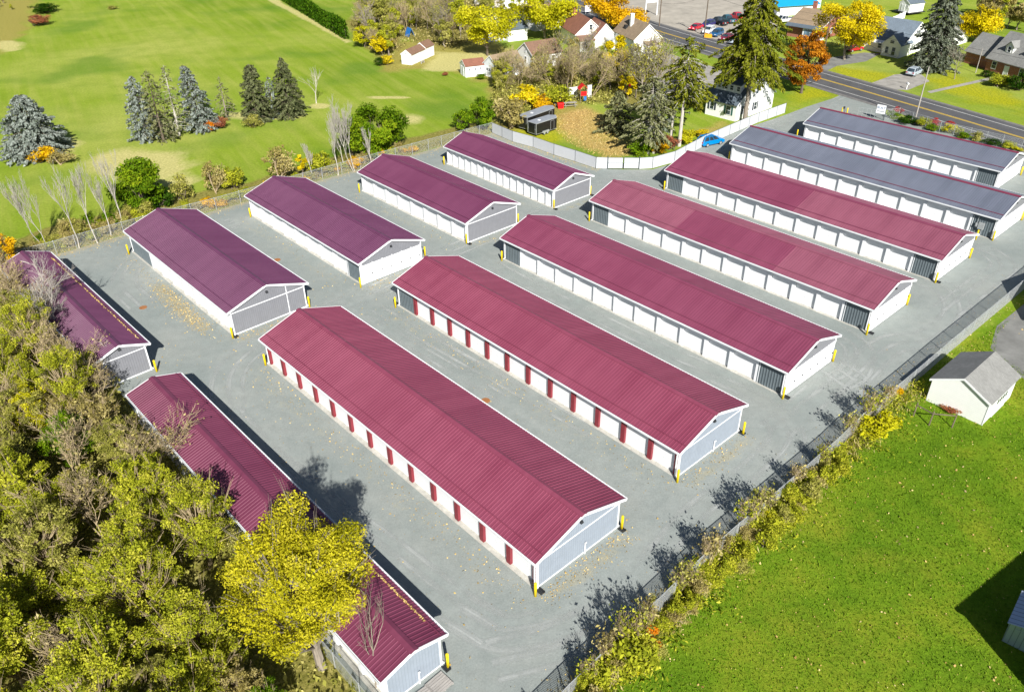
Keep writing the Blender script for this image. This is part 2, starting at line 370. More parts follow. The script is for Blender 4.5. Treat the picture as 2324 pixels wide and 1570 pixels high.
# storage buildings: x, y, yaw, length, width, eave, rise, z-fit (all measured on plan)
BL = {'M1': (-8.18,55.02,-47.83,38.93,9.25,2.90,1.54,0.09), 'M2': (3.59,66.39,-47.81,39.12,9.35,2.90,1.54,0.01), 'M3': (15.39,77.50,-47.81,39.34,9.40,2.89,1.55,-0.05),
      'M4': (27.22,88.35,-47.85,39.55,9.42,2.90,1.57,0.09), 'M5': (39.36,99.62,-47.79,39.71,10.12,2.88,1.57,0.0), 'G1': (51.40,110.29,-47.85,39.89,10.49,2.92,1.54,0.17),
      'G2': (63.21,124.12,-47.08,31.25,10.09,2.87,1.53,-0.19), 'L1': (0.82,116.30,-48.59,24.68,8.04,2.89,1.47,-0.31), 'L2': (-10.37,105.10,-48.14,24.59,9.26,2.91,1.55,0.06),
      'L3': (-23.29,95.82,-47.98,27.98,9.37,2.90,1.54,-0.04), 'L4': (-35.06,84.53,-47.54,27.80,9.43,2.92,1.56,0.18), 'S1': (-46.81,74.09,-46.51,28.15,5.48,3.02,1.01,-0.03), 'S2': (-19.16,44.74,-47.58,38.92,4.92,2.93,0.70,0.02)}
for k, (x, y, yw, L, W, he, ri, z0) in list(BL.items()):
    q = CH/(CH - z0); BL[k] = (x*q, y*q, R(yw), L*q, W*q, he*q, ri*q)
def bpt(k, u, v):                    # plan point of a building: u along (-.5..+.5 of length plus metres), v across
    x, y, yw, L, W, he, ri = BL[k]; ax, ay = cos(yw), sin(yw)
    return Vector((x + ax*u - ay*v, y + ay*u + ax*v, 0))

# gravel yard
tracks = [Gs((520,900),(505,850),(540,800),(640,740),(760,690),(880,640),(960,590),(1100,530),(1250,480),(1400,400)),
          Gs((400,640),(330,590),(420,560)), Gs((330,650),(300,620),(310,590),(420,545),(560,500)),
          Gs((760,690),(900,790),(1100,910),(1300,1030),(1450,1100),(1560,1130),(1680,1080),(1720,1000),(1660,940),(1480,860)),
          Gs((510,880),(620,1030),(800,1180),(1000,1330),(1120,1420),(1240,1440),(1330,1390),(1440,1290),(1520,1200),(1560,1130)),
          Gs((1020,1400),(1110,1440),(1230,1465),(1320,1430)), Gs((1690,930),(1760,960),(1790,1010),(1720,1080)),
          Gs((1900,780),(1980,850),(1990,900),(1930,950),(1800,1000)), Gs((2080,650),(2150,700),(2160,760),(2100,800),(2000,850)), Gs((2230,570),(2290,610),(2270,680),(2180,720),(2080,760)),
          Gs((1100,610),(1200,680),(1500,830),(1700,930)), Gs((1300,540),(1500,620),(1750,720),(1920,800)), Gs((1480,460),(1700,530),(2000,620)),
          Gs((1640,380),(1800,290),(1900,240)), Gs((1600,345),(1740,290),(1850,245)), Gs((930,610),(800,520),(600,430)), Gs((1110,530),(1000,480))]
def ftrack(X, Y):
    r = np.zeros(X.shape)
    for tr in tracks:
        d = pline(tr, X, Y); r = np.maximum(r, np.exp(-(np.abs(d-0.85)/0.4)**2)); r = np.maximum(r, 0.45*np.exp(-(d/2.2)**2))
    return r*0.22
def fleaf(X, Y):
    r = np.zeros(X.shape)
    for k in ('M1', 'M2', 'L4', 'L3', 'L2', 'L1'):
        x, y, yw, L, W, he, ri = BL[k]
        dx, dy = X-x, Y-y; u = dx*cos(yw)+dy*sin(yw); v = -dx*sin(yw)+dy*cos(yw)
        r = np.maximum(r, 0.5*np.exp(-((v+W/2+1.6)/1.0)**2) * soft(L/2-np.abs(u), 2))
        r = np.maximum(r, 0.75*np.exp(-((u-L/2-1.0)/0.8)**2) * soft(W/2-np.abs(v), 1))
    r = np.maximum(r, 0.9*np.exp(-(pline(Gs((360,650),(410,700),(460,745)), X, Y)/1.2)**2))
    r = np.maximum(r, 0.9*np.exp(-(pline(FENCE_L, X, Y)/1.6)**2))
    r = np.maximum(r, 0.8*np.exp(-(pline(FENCE_P, X, Y)/1.5)**2))
    r = np.maximum(r, 0.9*np.exp(-(pline(FENCE_R, X, Y)/1.2)**2)); return r
mt, t, p = nodes('gravel'); vec = coord(t)
f1 = noise(t, 0.12, 5, 0.65, vec); f2 = noise(t, 0.9, 6, 0.75, vec); f3 = noise(t, 7.0, 4, 0.85, vec)
g = ramp(t, f1, [(0.32, (0.222, 0.252, 0.243)), (0.5, (0.250, 0.276, 0.264)), (0.7, (0.282, 0.30, 0.282))])
g = mixc(t, 1.0, g, ramp(t, f2, [(0.3, (0.90, 0.90, 0.90)), (0.7, (1.08, 1.08, 1.08))]), 'MULTIPLY')
g = mixc(t, math_(t, 'MULTIPLY', att(t, 'track'), ramp(t, f2, [(0.3, (0.3,0.3,0.3)), (0.65, (0.9,0.9,0.9))])), g, (0.47, 0.485, 0.465))
lf = ramp(t, math_(t, 'ADD', att(t, 'leaf'), math_(t, 'MULTIPLY', math_(t, 'SUBTRACT', f2, 0.5), 1.6)), [(0.45, (0,0,0)), (0.9, (1,1,1))])
g = mixc(t, math_(t, 'MULTIPLY', lf, 0.6), g, ramp(t, f3, [(0.3, (0.24, 0.22, 0.15)), (0.7, (0.42, 0.36, 0.20))]))
g = mixc(t, 1.0, g, ramp(t, f3, [(0.25, (0.78, 0.78, 0.78)), (0.75, (1.18, 1.18, 1.18))]), 'MULTIPLY')
t.links.new(g, p.inputs['Base Color']); p.inputs['Roughness'].default_value = 0.95; p.inputs['Specular IOR Level'].default_value = 0.1
bump(t, p, f3, 0.6, 0.03)
sheet('gravel_yard', yard_poly, 0.006, mt, 0.9, {'track': ftrack, 'leaf': fleaf})
def smooth(P, k=10):
    P = [Vector(q) for q in P]; P = [P[0]*2-P[1]] + P + [P[-1]*2-P[-2]]; out = []
    for i in range(1, len(P)-2):
        for j in range(k):
            s = j/k; a, b, c, d = P[i-1:i+3]; out.append(0.5*((2*b)+(c-a)*s+(2*a-5*b+4*c-d)*s*s+(3*b-a-3*c+d)*s**3))
    return out+[P[-2]]
mt, t, p = nodes('tyre_track'); uv = coord(t, 'UV'); sx = N(t, 'ShaderNodeSeparateXYZ'); t.links.new(uv, sx.inputs[0]); vec = coord(t)
e_ = math_(t, 'SUBTRACT', 1.0, math_(t, 'ABSOLUTE', math_(t, 'SUBTRACT', math_(t, 'MULTIPLY', sx.outputs[1], 2.0), 1.0)))
mp = N(t, 'ShaderNodeMapping'); mp.inputs['Scale'].default_value = (0.25, 6.0, 1.0); t.links.new(uv, mp.inputs[0])
nz_ = math_(t, 'MULTIPLY', noise(t, 1.0, 4, 0.6, mp.outputs[0]), ramp(t, noise(t, 0.2, 4, 0.65, vec), [(0.38, (0,0,0)), (0.6, (1,1,1))]))
t.links.new(math_(t, 'MULTIPLY', math_(t, 'MULTIPLY', ramp(t, e_, [(0.0, (0,0,0)), (0.7, (1,1,1))]), nz_), 1.35, True), p.inputs['Alpha'])
t.links.new(ramp(t, noise(t, 6.0, 3, 0.8, vec), [(0.3, (0.34, 0.365, 0.355)), (0.7, (0.47, 0.49, 0.475))]), p.inputs['Base Color']); p.inputs['Roughness'].default_value = 0.95
M['track'] = mt
def ribbon(name, P, off, wd, z, mat):
    a = offset(P, off-wd/2); b = offset(P, off+wd/2); v = []; f = []; uv = []; s = 0
    for i in range(len(P)-1):
        n = len(v); L_ = (P[i+1]-P[i]).length; v += [(a[i].x,a[i].y,z),(a[i+1].x,a[i+1].y,z),(b[i+1].x,b[i+1].y,z),(b[i].x,b[i].y,z)]; f.append((n,n+1,n+2,n+3)); uv += [s,0,s+L_,0,s+L_,1,s,1]; s += L_
    me = bpy.data.meshes.new(name); me.from_pydata(v, [], f); me.materials.append(mat); l = me.uv_layers.new(name='UVMap'); l.data.foreach_set('uv', uv); return struct(link(name, me))
def offset(P, o):
    r = []
    for i, q in enumerate(P):
        d = (P[min(i+1, len(P)-1)] - P[max(i-1, 0)]).normalized(); r.append(q + Vector((-d.y, d.x, 0))*o)
    return r
arcs = [Gs((468,1010),(500,930),(502,860),(545,800),(640,745),(760,690),(870,645),(960,592),(1060,548)), Gs((660,740),(800,735),(920,800),(1120,920)), Gs((1060,548),(1180,500),(1300,455),(1400,405),(1480,392)),
        Gs((335,690),(292,640),(330,585),(440,545),(540,505)), Gs((1240,1440),(1370,1385),(1480,1275),(1580,1160),(1720,1050),(1770,985),(1720,930),(1600,870)), Gs((1030,1400),(1130,1450),(1240,1440)), Gs((1110,1480),(1260,1440),(1330,1400)),
        Gs((1770,985),(1880,890),(1950,850),(1960,790),(1900,745)), Gs((1880,890),(2000,780),(2100,760),(2160,710),(2140,660),(2090,640)), Gs((2160,710),(2250,640),(2290,610),(2260,575),(2180,545)), Gs((1930,870),(1820,800),(1700,745),(1500,655)),
        Gs((560,1020),(700,1140),(860,1260),(1000,1370),(1110,1440)), Gs((520,930),(620,1040),(780,1180)), Gs((1590,380),(1700,310),(1800,270),(1890,240),(1960,205)), Gs((880,690),(1000,760),(1200,870),(1400,980)), Gs((1120,600),(1240,665),(1460,770),(1640,850)), Gs((760,480),(840,540),(920,590),(980,600))]
for i_, A_ in enumerate(arcs):
    P_ = smooth(A_)
    for o_ in (-0.8, 0.8): ribbon('tyre_track', P_, o_, 0.75, 0.010+0.0006*i_, M['track'])
    ribbon('tyre_track', P_, 1.9 if i_ % 2 else -2.1, 0.6, 0.0103+0.0006*i_, M['track'])

# road, lot, drives
yl = Gs((1330,18),(1396,40),(1524.5,80.2),(1642,115),(1862,180.5),(2069,236.6),(2324,315.5))
def resample(P, n):
    P = [Vector(q) for q in P]; d = [0]
    for a, b in zip(P[:-1], P[1:]): d.append(d[-1]+(b-a).length)
    out = []
    # smooth fit: quadratic in arclength
    s = np.array(d); X = np.polyfit(s, [q.x for q in P], 3); Y = np.polyfit(s, [q.y for q in P], 3)
    for q in np.linspace(-60, d[-1]+70, n):
        qq = min(max(q, 0), d[-1]); x = np.polyval(X, qq); y = np.polyval(Y, qq)
        if q != qq:
            dx = np.polyval(np.polyder(X), qq); dy = np.polyval(np.polyder(Y), qq); x += dx*(q-qq); y += dy*(q-qq)
        out.append(Vector((x, y, 0)))
    return out
CL = resample(yl, 70)
def offset(P, o):
    r = []
    for i, q in enumerate(P):
        d = (P[min(i+1, len(P)-1)] - P[max(i-1, 0)]).normalized(); r.append(q + Vector((-d.y, d.x, 0))*o)
    return r
def strip(name, P, o0, o1, z, mat):
    a = offset(P, o0); b = offset(P, o1); mb = MB()
    for i in range(len(P)-1): mb.quad((a[i].x,a[i].y,z),(a[i+1].x,a[i+1].y,z),(b[i+1].x,b[i+1].y,z),(b[i].x,b[i].y,z))
    return struct(mb.build(name, mat))
mt, t, p = nodes('asphalt'); vec = coord(t)
f1 = noise(t, 0.25, 5, 0.7, vec); f3 = noise(t, 6.0, 4, 0.8, vec)
g = ramp(t, f1, [(0.3, (0.062, 0.063, 0.068)), (0.7, (0.10, 0.10, 0.105))]); g = mixc(t, 1.0, g, ramp(t, f3, [(0.3, (0.8,)*3), (0.7, (1.2,)*3)]), 'MULTIPLY')
t.links.new(g, p.inputs['Base Color']); p.inputs['Roughness'].default_value = 0.85; M['asphalt'] = mt
M['shoulder'] = paint('road_shoulder', (0.16, 0.155, 0.15), 0.95, 0.3, 1.5)
M['lot'] = paint('lot_paving', (0.36, 0.33, 0.28), 0.95, 0.2, 0.25)
M['drive'] = paint('drive_paving', (0.30, 0.285, 0.26), 0.95, 0.25, 0.6)
M['drive_dark'] = paint('worn_asphalt', (0.19, 0.19, 0.18), 0.95, 0.25, 0.5)
M['line_white'] = paint('road_line_white', (0.62, 0.62, 0.60), 0.8, 0.2, 3)
M['line_yellow'] = paint('road_line_yellow', (0.60, 0.40, 0.04), 0.8, 0.15, 3)
M['roadside'] = M['drive']
strip('road_shoulder', CL, -6.4, 6.2, 0.024, M['shoulder'])
strip('road', CL, -5.3, 5.3, 0.028, M['asphalt'])
strip('road_line', CL, -0.28, -0.08, 0.033, M['line_yellow']); strip('road_line', CL, 0.08, 0.28, 0.033, M['line_yellow'])
strip('road_line', CL, -3.75, -3.6, 0.033, M['line_white']); strip('road_line', CL, 3.6, 3.75, 0.033, M['line_white'])
lot_poly = Gs((1270,-12),(1330,6),(1400,28),(1530,66),(1640,100),(1740,130),(1760,80),(1775,40),(1840,-20),(1840,-70),(1260,-70))
sheet('parking_lot', lot_poly, 0.012, M['lot'])
sheet('driveway', Gs((1500,118),(1600,146),(1660,168),(1640,190),(1560,215),(1500,225),(1480,170)), 0.013, M['drive'])
sheet('driveway', Gs((1835,148),(1880,132),(1960,120),(2000,122),(1965,140),(1900,150),(1868,165)), 0.013, M['drive_dark'])
sheet('driveway', Gs((1975,190),(2030,170),(2085,165),(2110,185),(2060,205),(2030,204)), 0.013, M['drive'])
sheet('driveway', Gs((1880,40),(1960,30),(2040,45),(2080,70),(2040,95),(1960,78),(1900,60)), 0.013, M['drive_dark'])
sheet('footpath', Gs((2104,208),(2112,212),(2255,180),(2248,176)), 0.013, M['drive'])
sheet('driveway', Gs((2248,790),(2262,740),(2324,690),(2420,620),(2480,700),(2420,900),(2324,860)), 0.008, M['drive_dark'])
sheet('street', Gs((1120,62),(1190,42),(1290,22),(1300,34),(1190,56),(1130,76)), 0.013, M['drive_dark'])

# ---------------------------------------------------------------- storage buildings
OG, OE = 0.275, 0.40
M['blue_siding'] = siding('blue_grey_siding', (0.265, 0.305, 0.36), 'Y', 4.4, 0.5, 0.3, 0.08, 0.85)
def rib_panel(x0, x1, W, he, ri, side, rib=0.0):
    """one roof slope with standing ribs; side -1 = front, +1 = back"""
    mb = MB(); th = 0.06
    y0 = side*W/2
    def P(x, t, up=0.0):
        L = math.hypot(W/2, ri); nx, nz = side*ri/L, (W/2)/L
        return (x, y0*(1-t) + nx*up, he + ri*t + nz*up)
    mb.hexa([P(x0,0,-th),P(x1,0,-th),P(x1,1,-th),P(x0,1,-th),P(x0,0),P(x1,0),P(x1,1),P(x0,1)])
    n = max(2, int(round((x1-x0)/0.3048)))
    for i in range(n+1):
        x = x0 + 0.04 + (x1-x0-0.08)*i/n
        a, b = 0.045, 0.02; h = 0.035
        p = [P(x-a,0.001),P(x+a,0.001),P(x+a,0.999),P(x-a,0.999),P(x-b,0.001,h),P(x+b,0.001,h),P(x+b,0.999,h),P(x-b,0.999,h)]
        nn = len(mb.v); mb.v += p
        for f in ((4,5,6,7),(0,1,5,4),(1,2,6,5),(2,3,7,6),(3,0,4,7)): mb.f.append(tuple(nn+i2 for i2 in f))
    return mb
def slope_bar(W, he, ri, side, t, h=0.05, wd=0.09):
    y = side*W/2*(1-t); z = he + ri*t
    return y, z + 0.035
_door_cache = {}
def door_mesh(wd, ht, mat):
    k = (round(wd,2), round(ht,2), mat.name)
    if k not in _door_cache:
        mb = MB(); mb.box(-wd/2, wd/2, -0.03, 0.03, 0.02, ht)
        mb.box(-wd/2+0.02, wd/2-0.02, -0.055, -0.028, 0.02, 0.09)      # bottom rail
        mb.box(-0.11, 0.11, -0.06, -0.028, 0.95, 1.0)                  # lift handle
        _door_cache[k] = mb.mesh('door', mat)
    return _door_cache[k]
_latch = None
def latch_mesh():
    global _latch
    if _latch is None:
        mb = MB(); mb.box(-0.08, 0.08, -0.09, -0.05, -0.05, 0.05); mb.box(-0.02, 0.02, -0.11, -0.085, -0.08, 0.0); _latch = mb.mesh('latch', M['black'])
    return _latch
def storage(k, label, roofs, roof_back, bays, pitch_off=(0,0), panels=(), post='white', dmat='door', end='belt', doorh=2.35, ridge=None, guard=(-1,), dark_trim=False):
    x, y, yw, L, W, he, ri = BL[k]
    t = thing('storage_building', label, 'storage building', (x, y, 0), yw, 'long metal storage buildings of the yard')
    wl, ww = L/2-OG, W/2-OE; yf = -ww
    zw = he - 0.02 + ri*OE/(W/2)                                       # wall top under the slope
    rz = lambda yy: he - 0.075 + ri*(1-abs(yy)/(W/2))
    # walls: long body set 0.35 m back along the front, gable ends in grey siding
    mb = MB(); mb.prism([(-ww+0.34, 0.0), (ww, 0.0), (ww, rz(ww)), (0, rz(0)), (-ww+0.34, rz(ww-0.34))], 'x', -wl+0.06, wl-0.06)
    mb.build('wall', M['white'], t)
    for sx in (-1, 1):
        mb = MB(); xa, xb = (wl-0.06, wl) if sx > 0 else (-wl, -wl+0.06)
        mb.prism([(-ww, 0.0), (ww, 0.0), (ww, rz(ww)), (0, rz(0)), (-ww, rz(ww))], 'x', xa, xb)
        mb.build('gable_wall', M['blue_siding' if k in ('M1','M2','S2') else 'grey_siding'], t)
    # header over the doors
    mb = MB(); mb.box(-wl+0.06, wl-0.06, yf+0.1, yf+0.34, doorh, he-0.02); mb.build('door_header', M['white'], t)
    mb = MB(); mb.box(-wl+0.1, wl-0.1, yf-0.22, yf+0.36, -0.02, 0.05); mb.build('door_sill', M['conc'], t)
    # bays
    pm = M['redpost'] if post == 'red' else M['white']
    n = bays; x0, x1 = -wl+0.06+pitch_off[0], wl-0.06-pitch_off[1]; pt = (x1-x0)/n; pw = 0.42 if pt > 2 else 0.40
    if pt < 2: pw = 0.36
    dm = door_mesh(pt-pw, doorh-0.03, M[dmat])
    pmb = MB(); pmb.box(-pw/2, pw/2, 0.0, 0.34, 0.05, doorh); pme = pmb.mesh('door_post', pm)
    sl = MB(); sl.box(0.03, pt-0.03, 0.02, 0.08, 0.05, doorh+0.1)
    q = 0.1
    while q < pt-0.1:
        sl.prism([(q-0.07, 0.02), (q-0.035, -0.02), (q+0.035, -0.02), (q+0.07, 0.02)], 'z', 0.05, doorh+0.1); q += 0.29
    slm = sl.mesh('corrugated_panel', M['slate'])
    for i in range(n):
        if i in panels: link('corrugated_panel', slm, t, (x0+pt*i, yf, 0))
        else: link('door', dm, t, (x0+pt*(i+0.5), yf+0.28, 0.03))
    for i in range(n+1):
        if (i in panels and i-1 in panels): continue
        if i == 0 and 0 in panels or i == n and n-1 in panels: continue
        xx = x0+pt*i
        if i == 0: xx += pw/2
        if i == n: xx -= pw/2
        link('door_post', pme, t, (xx, yf, 0))
    # roof
    for a, b, mt_ in roofs:
        rib_panel(-L/2+0.03+(L-0.06)*a, -L/2+0.03+(L-0.06)*b, W, he, ri, -1).build('roof_slope', M[mt_], t)
    rib_panel(-L/2+0.03, L/2-0.03, W, he, ri, 1).build('roof_slope', M[roof_back], t)
    mb = MB(); mb.prism([(-0.30, he+ri-0.30*ri/(W/2)+0.045), (0, he+ri+0.045), (0.30, he+ri-0.30*ri/(W/2)+0.045), (0.30, he+ri-0.30*ri/(W/2)+0.075), (0, he+ri+0.085), (-0.30, he+ri-0.30*ri/(W/2)+0.075)], 'x', -L/2-0.02, L/2+0.06)
    mb.build('ridge_cap', M[ridge or roofs[0][2]], t)
    for sd_ in guard:
        yy, zz = slope_bar(W, he, ri, sd_, 0.16)
        mb = MB(); mb.box(-L/2+0.1, L/2-0.1, yy-0.035, yy+0.035, zz, zz+0.06); mb.build('snow_guard', M['ridge_red' if k[0] == 'G' else roofs[0][2]], t)
    # trim
    for sy in (-1, 1):
        mb = MB(); yy = sy*(W/2+0.01); mb.prism([(yy, he-0.17), (yy+sy*0.11, he-0.17), (yy+sy*0.13, he-0.01), (yy+sy*0.105, he-0.01), (yy+sy*0.09, he-0.13), (yy+sy*0.02, he-0.13), (yy, he-0.03)], 'x', -L/2, L/2)
        mb.build('gutter', M['gutter'], t)
        mb = MB(); ya, yb = sorted((sy*(ww-0.02), sy*(W/2+0.005))); mb.box(-wl, wl, ya, yb, he-0.16, he-0.12); mb.build('soffit', M['soffit'], t)
    for sx in (-1, 1):
        mb = MB()
        for sy in (-1, 1):
            xa, xb = sorted((sx*(L/2-0.02), sx*(L/2+0.035)))
            yo = sy*(W/2+0.05); zo = he - ri*0.05/(W/2)
            mb.hexa([(xa,yo,zo-0.19),(xb,yo,zo-0.19),(xb,0,he+ri-0.19),(xa,0,he+ri-0.19),(xa,yo,zo+0.045),(xb,yo,zo+0.045),(xb,0,he+ri+0.045),(xa,0,he+ri+0.045)])
        mb.build('rake_trim', M['white'], t)
        xa, xb = (wl-0.01, wl+0.035) if sx > 0 else (-wl-0.035, -wl+0.01)
        for sy in (-1, 1):
            mb = MB(); ya, yb = sorted((sy*(ww-0.10), sy*(ww+0.03))); mb.box(xa-(0.12 if sx > 0 else 0), xb+(0 if sx > 0 else 0.12), ya, yb, 0, he-0.02); mb.build('corner_trim', M['white'], t)
        e = end if sx > 0 else 'belt'
        if e.startswith('belt'):
            zb = he-0.42 if e != 'belt_high' else he-0.02
            mb = MB(); xa2, xb2 = (wl, wl+0.02) if sx > 0 else (-wl-0.02, -wl)
            mb.box(xa2, xb2, -ww+0.1, ww-0.1, zb, zb+0.1); mb.build('belt_trim', M['white'], t)
            mb = MB(); mb.box(xa2, xb2, -ww+0.1, ww-0.1, 0.02, 0.14); mb.build('base_trim', M['white'], t)
            if e == 'belt_cross':
                mb = MB(); mb.box(xa2+0.002, xb2+0.002, ww*0.5, ww*0.5+0.09, 0.14, he+0.5); mb.build('vertical_trim', M['white'], t)
            if sx > 0 and k in ('M1', 'M2', 'S2'):
                mb = MB(); mb.tube([(wl+0.09, ww*0.12, 0.02), (wl+0.09, ww*0.12, 1.15), (wl+0.2, ww*0.12, 1.22)], 0.05, 8); mb.build('vent_pipe', M['white'], t)
        else:
            ne = 6; ed = (2*ww-0.3)/ne; dme = door_mesh(ed-0.10, 2.15, M['doorv'])
            mb = MB(); mb.box(wl, wl+0.05, -ww+0.1, ww-0.1, 0.02, 2.35); mb.build('end_door_frame', M['white'], t)
            for i in range(ne):
                d = link('door', dme, t, (wl+0.075, -ww+0.15+ed*(i+0.5), 0.06), R(90))
                link('latch', latch_mesh(), d, (ed*0.36, 0, 1.05))
            mb = MB()
            for i in range(ne+1): 
                yy = -ww+0.12+(2*ww-0.24)*i/ne; mb.box(wl+0.051, wl+0.115, yy-0.05, yy+0.05, 2.22, 2.5)
            mb.build('door_stop', M['white'], t)
        # wall lamp in the gable
        mb = MB(); mb.prism([(he+ri*0.36, 0.0), (he+ri*0.36+0.2, 0.0), (he+ri*0.36+0.2, 0.1), (he+ri*0.36+0.05, 0.2), (he+ri*0.36, 0.18)], 'y', -0.12, 0.12)
        mb.v = [(sx*(wl+b_), a_, c_) for (c_, a_, b_) in [(v[0], v[1], v[2]) for v in mb.v]]
        mb.build('wall_lamp', M['black'], t)
        for sy in (-1, 1):
            if sx < 0 and sy > 0: continue
            mb = MB(); px, py = sx*(wl-0.22), sy*(ww+0.07)
            mb.bar((px, sy*(W/2+0.04), he-0.16), (px, py, he-0.5), 0.07, 0.09); mb.bar((px, py, he-0.5), (px, py, 0.2), 0.07, 0.09); mb.bar((px, py, 0.2), (px+sx*0.25, py+sy*0.1, 0.06), 0.07, 0.09)
            mb.build('downspout', M['white'], t)
    mb = MB()
    for i in range(0, n, 2):
        xx = x0+pt*(i+1); mb.box(xx-0.09, xx+0.09, yf+0.0, yf+0.1, he-0.34, he-0.22)
    mb.build('eave_lamps', M['black'], t)
    return t
storage('M1', 'frontmost long red roofed storage building with dark red posts along its whole side', [(0,1,'roof_red')], 'roof_red', 13, post='red', pitch_off=(0.0,0.0))
storage('M2', 'red roofed storage building with dark red posts and one grey panel at its left end', [(0,1,'roof_red')], 'roof_red', 13, panels=(0,), post='red')
storage('M3', 'storage building with an evenly red roof, white posts and white end doors', [(0,1,'roof_red_mid')], 'roof_red_mid', 13, panels=(0,12), end='doors')
storage('M4', 'storage building whose red roof is pale at both ends and darker in between', [(0,0.345,'roof_red_faded'),(0.345,0.70,'roof_red_mid'),(0.70,1,'roof_red_faded')], 'roof_red_faded', 13, panels=(0,12), end='doors')
storage('M5', 'red roofed storage building next to the grey roofs, darker on its left half', [(0,0.52,'roof_red_mid'),(0.52,1,'roof_red_faded')], 'roof_red_faded', 13, panels=(0,12), end='doors')
storage('G1', 'longer blue grey roofed storage building beside the red ones', [(0,1,'roof_grey')], 'roof_grey', 13, panels=(12,), end='doors', ridge='ridge_red')
storage('G2', 'shorter blue grey roofed storage building next to the road', [(0,1,'roof_grey')], 'roof_grey', 10, panels=(9,), end='doors', ridge='ridge_red')
storage('L1', 'wine roofed storage building with many narrow white doors by the grey privacy fence', [(0,1,'roof_wine')], 'roof_wine', 16, dmat='doorv')
storage('L2', 'wine roofed storage building with eight wide white doors and a plain grey gable', [(0,1,'roof_wine')], 'roof_wine', 8)
storage('L3', 'wine roofed storage building with a row of white doors in its gable end', [(0,1,'roof_wine2')], 'roof_wine2', 9, panels=(8,), end='doors')
storage('L4', 'wine roofed storage building with white cross trim on its grey gable', [(0,1,'roof_wine2')], 'roof_wine2', 9, panels=(0,1), end='belt_cross')
storage('S1', 'narrow wine roofed storage building shaded by the trees at the left edge', [(0,1,'roof_wine2')], 'roof_wine2', 9, guard=(1,))
storage('S2', 'narrow red roofed storage building half hidden by the yellow trees at the bottom', [(0,1,'roof_red_dark')], 'roof_red_dark', 13, guard=(1,), end='belt_high')

# ---------------------------------------------------------------- bollards
mb = MB(); mb.tube([(0,0,-0.05),(0,0,1.28),(0,0,1.33),(0,0,1.355)], [0.105,0.105,0.085,0.035], 14); bol_me = mb.mesh('bollard', M['yellow'], True)
names = {'M1': 'the frontmost red building', 'M2': 'the second red posted building', 'M3': 'the evenly red roofed building', 'M4': 'the building with pale roof ends',
         'M5': 'the red roof beside the grey ones', 'G1': 'the longer grey roofed building', 'G2': 'the grey roof by the road', 'L1': 'the narrow doored wine roofed building', 'L2': 'the eight doored wine roofed building',
         'L3': 'the wine roof with end doors', 'L4': 'the wine roof with cross trim', 'S1': 'the narrow wine roof at the left edge', 'S2': 'the narrow red roof at the bottom'}
bl = {'M1': [(603,829),(1215,1352),(1411,1199)], 'M2': [(898,698),(1537,1094),(1686,985)], 'M3': [(1139,592),(1776,905),(1890,820)], 'M4': [(1337,502),(1966,760),(2058,692)], 'M5': [(1507,431),(2122,642),(2200,586)],
      'G1': [(1654,362),(2252,546),(2318,500)], 'G2': [(1808,312),(2262,425),(2316,398)], 'L1': [(1008,374),(1257,474),(1340,442)], 'L2': [(816,437),(1059,553),(1176,506)], 'L3': [(569,493),(819,653),(965,582)], 'L4': [(293,577),(529,768),(703,697)],
      'S1': [(356,843)], 'S2': [(1017,1513)]}
for k, ps in bl.items():
    cn = ['front left corner', 'front right corner', 'back right corner'] if len(ps) == 3 else ['yard side corner']
    for c, (vx, vy) in zip(cn, ps):
        b = link('bollard', bol_me, None, G(vx, vy)); tag(b, 'yellow bollard at the %s of %s' % (c, names[k]), 'bollard', 'yellow bollards guarding the building corners')
b = link('bollard', bol_me, None, G(2214,544)); tag(b, 'yellow bollard in front of the electric meter on the grey roofed building', 'bollard', 'yellow bollards guarding the building corners')
for vx, vy, s_ in ((1909,261,'left'),(1921,262,'right')):
    b = link('bollard', bol_me, None, G(vx, vy)); tag(b, 'pale yellow bollard on the %s of the gate keypad by the entrance' % s_, 'bollard', 'yellow bollards guarding the building corners')
# splash blocks under the downspouts
mb = MB(); mb.prism([(-0.2,0),(0.2,0),(0.2,0.13),(0.13,0.13),(0.1,0.05),(-0.1,0.05),(-0.13,0.13),(-0.2,0.13)], 'x', -0.26, 0.26); spl = mb.mesh('splash_block', M['black'])
for k, sx, sy, w_ in (('M1',1,-1,'front right'),('M1',1,1,'back right'),('M2',1,1,'back right'),('M2',-1,-1,'front left'),('M3',1,-1,'front right'),('M3',-1,-1,'front left'),('M4',1,-1,'front right'),('M4',-1,-1,'front left'),('M5',1,-1,'front right'),('M5',-1,-1,'front left'),('L1',1,1,'back right'),('L1',1,-1,'front right'),('L2',1,-1,'front right'),('L4',1,-1,'front right'),('S2',1,1,'yard side')):
    L, W = BL[k][3:5]; b = link('splash_block', spl, None, bpt(k, sx*(L/2+0.12), sy*(W/2-0.35)), BL[k][2])
    tag(b, 'black splash block under the %s downspout of %s' % (w_, names[k]), 'splash block', 'black splash blocks under downspouts')
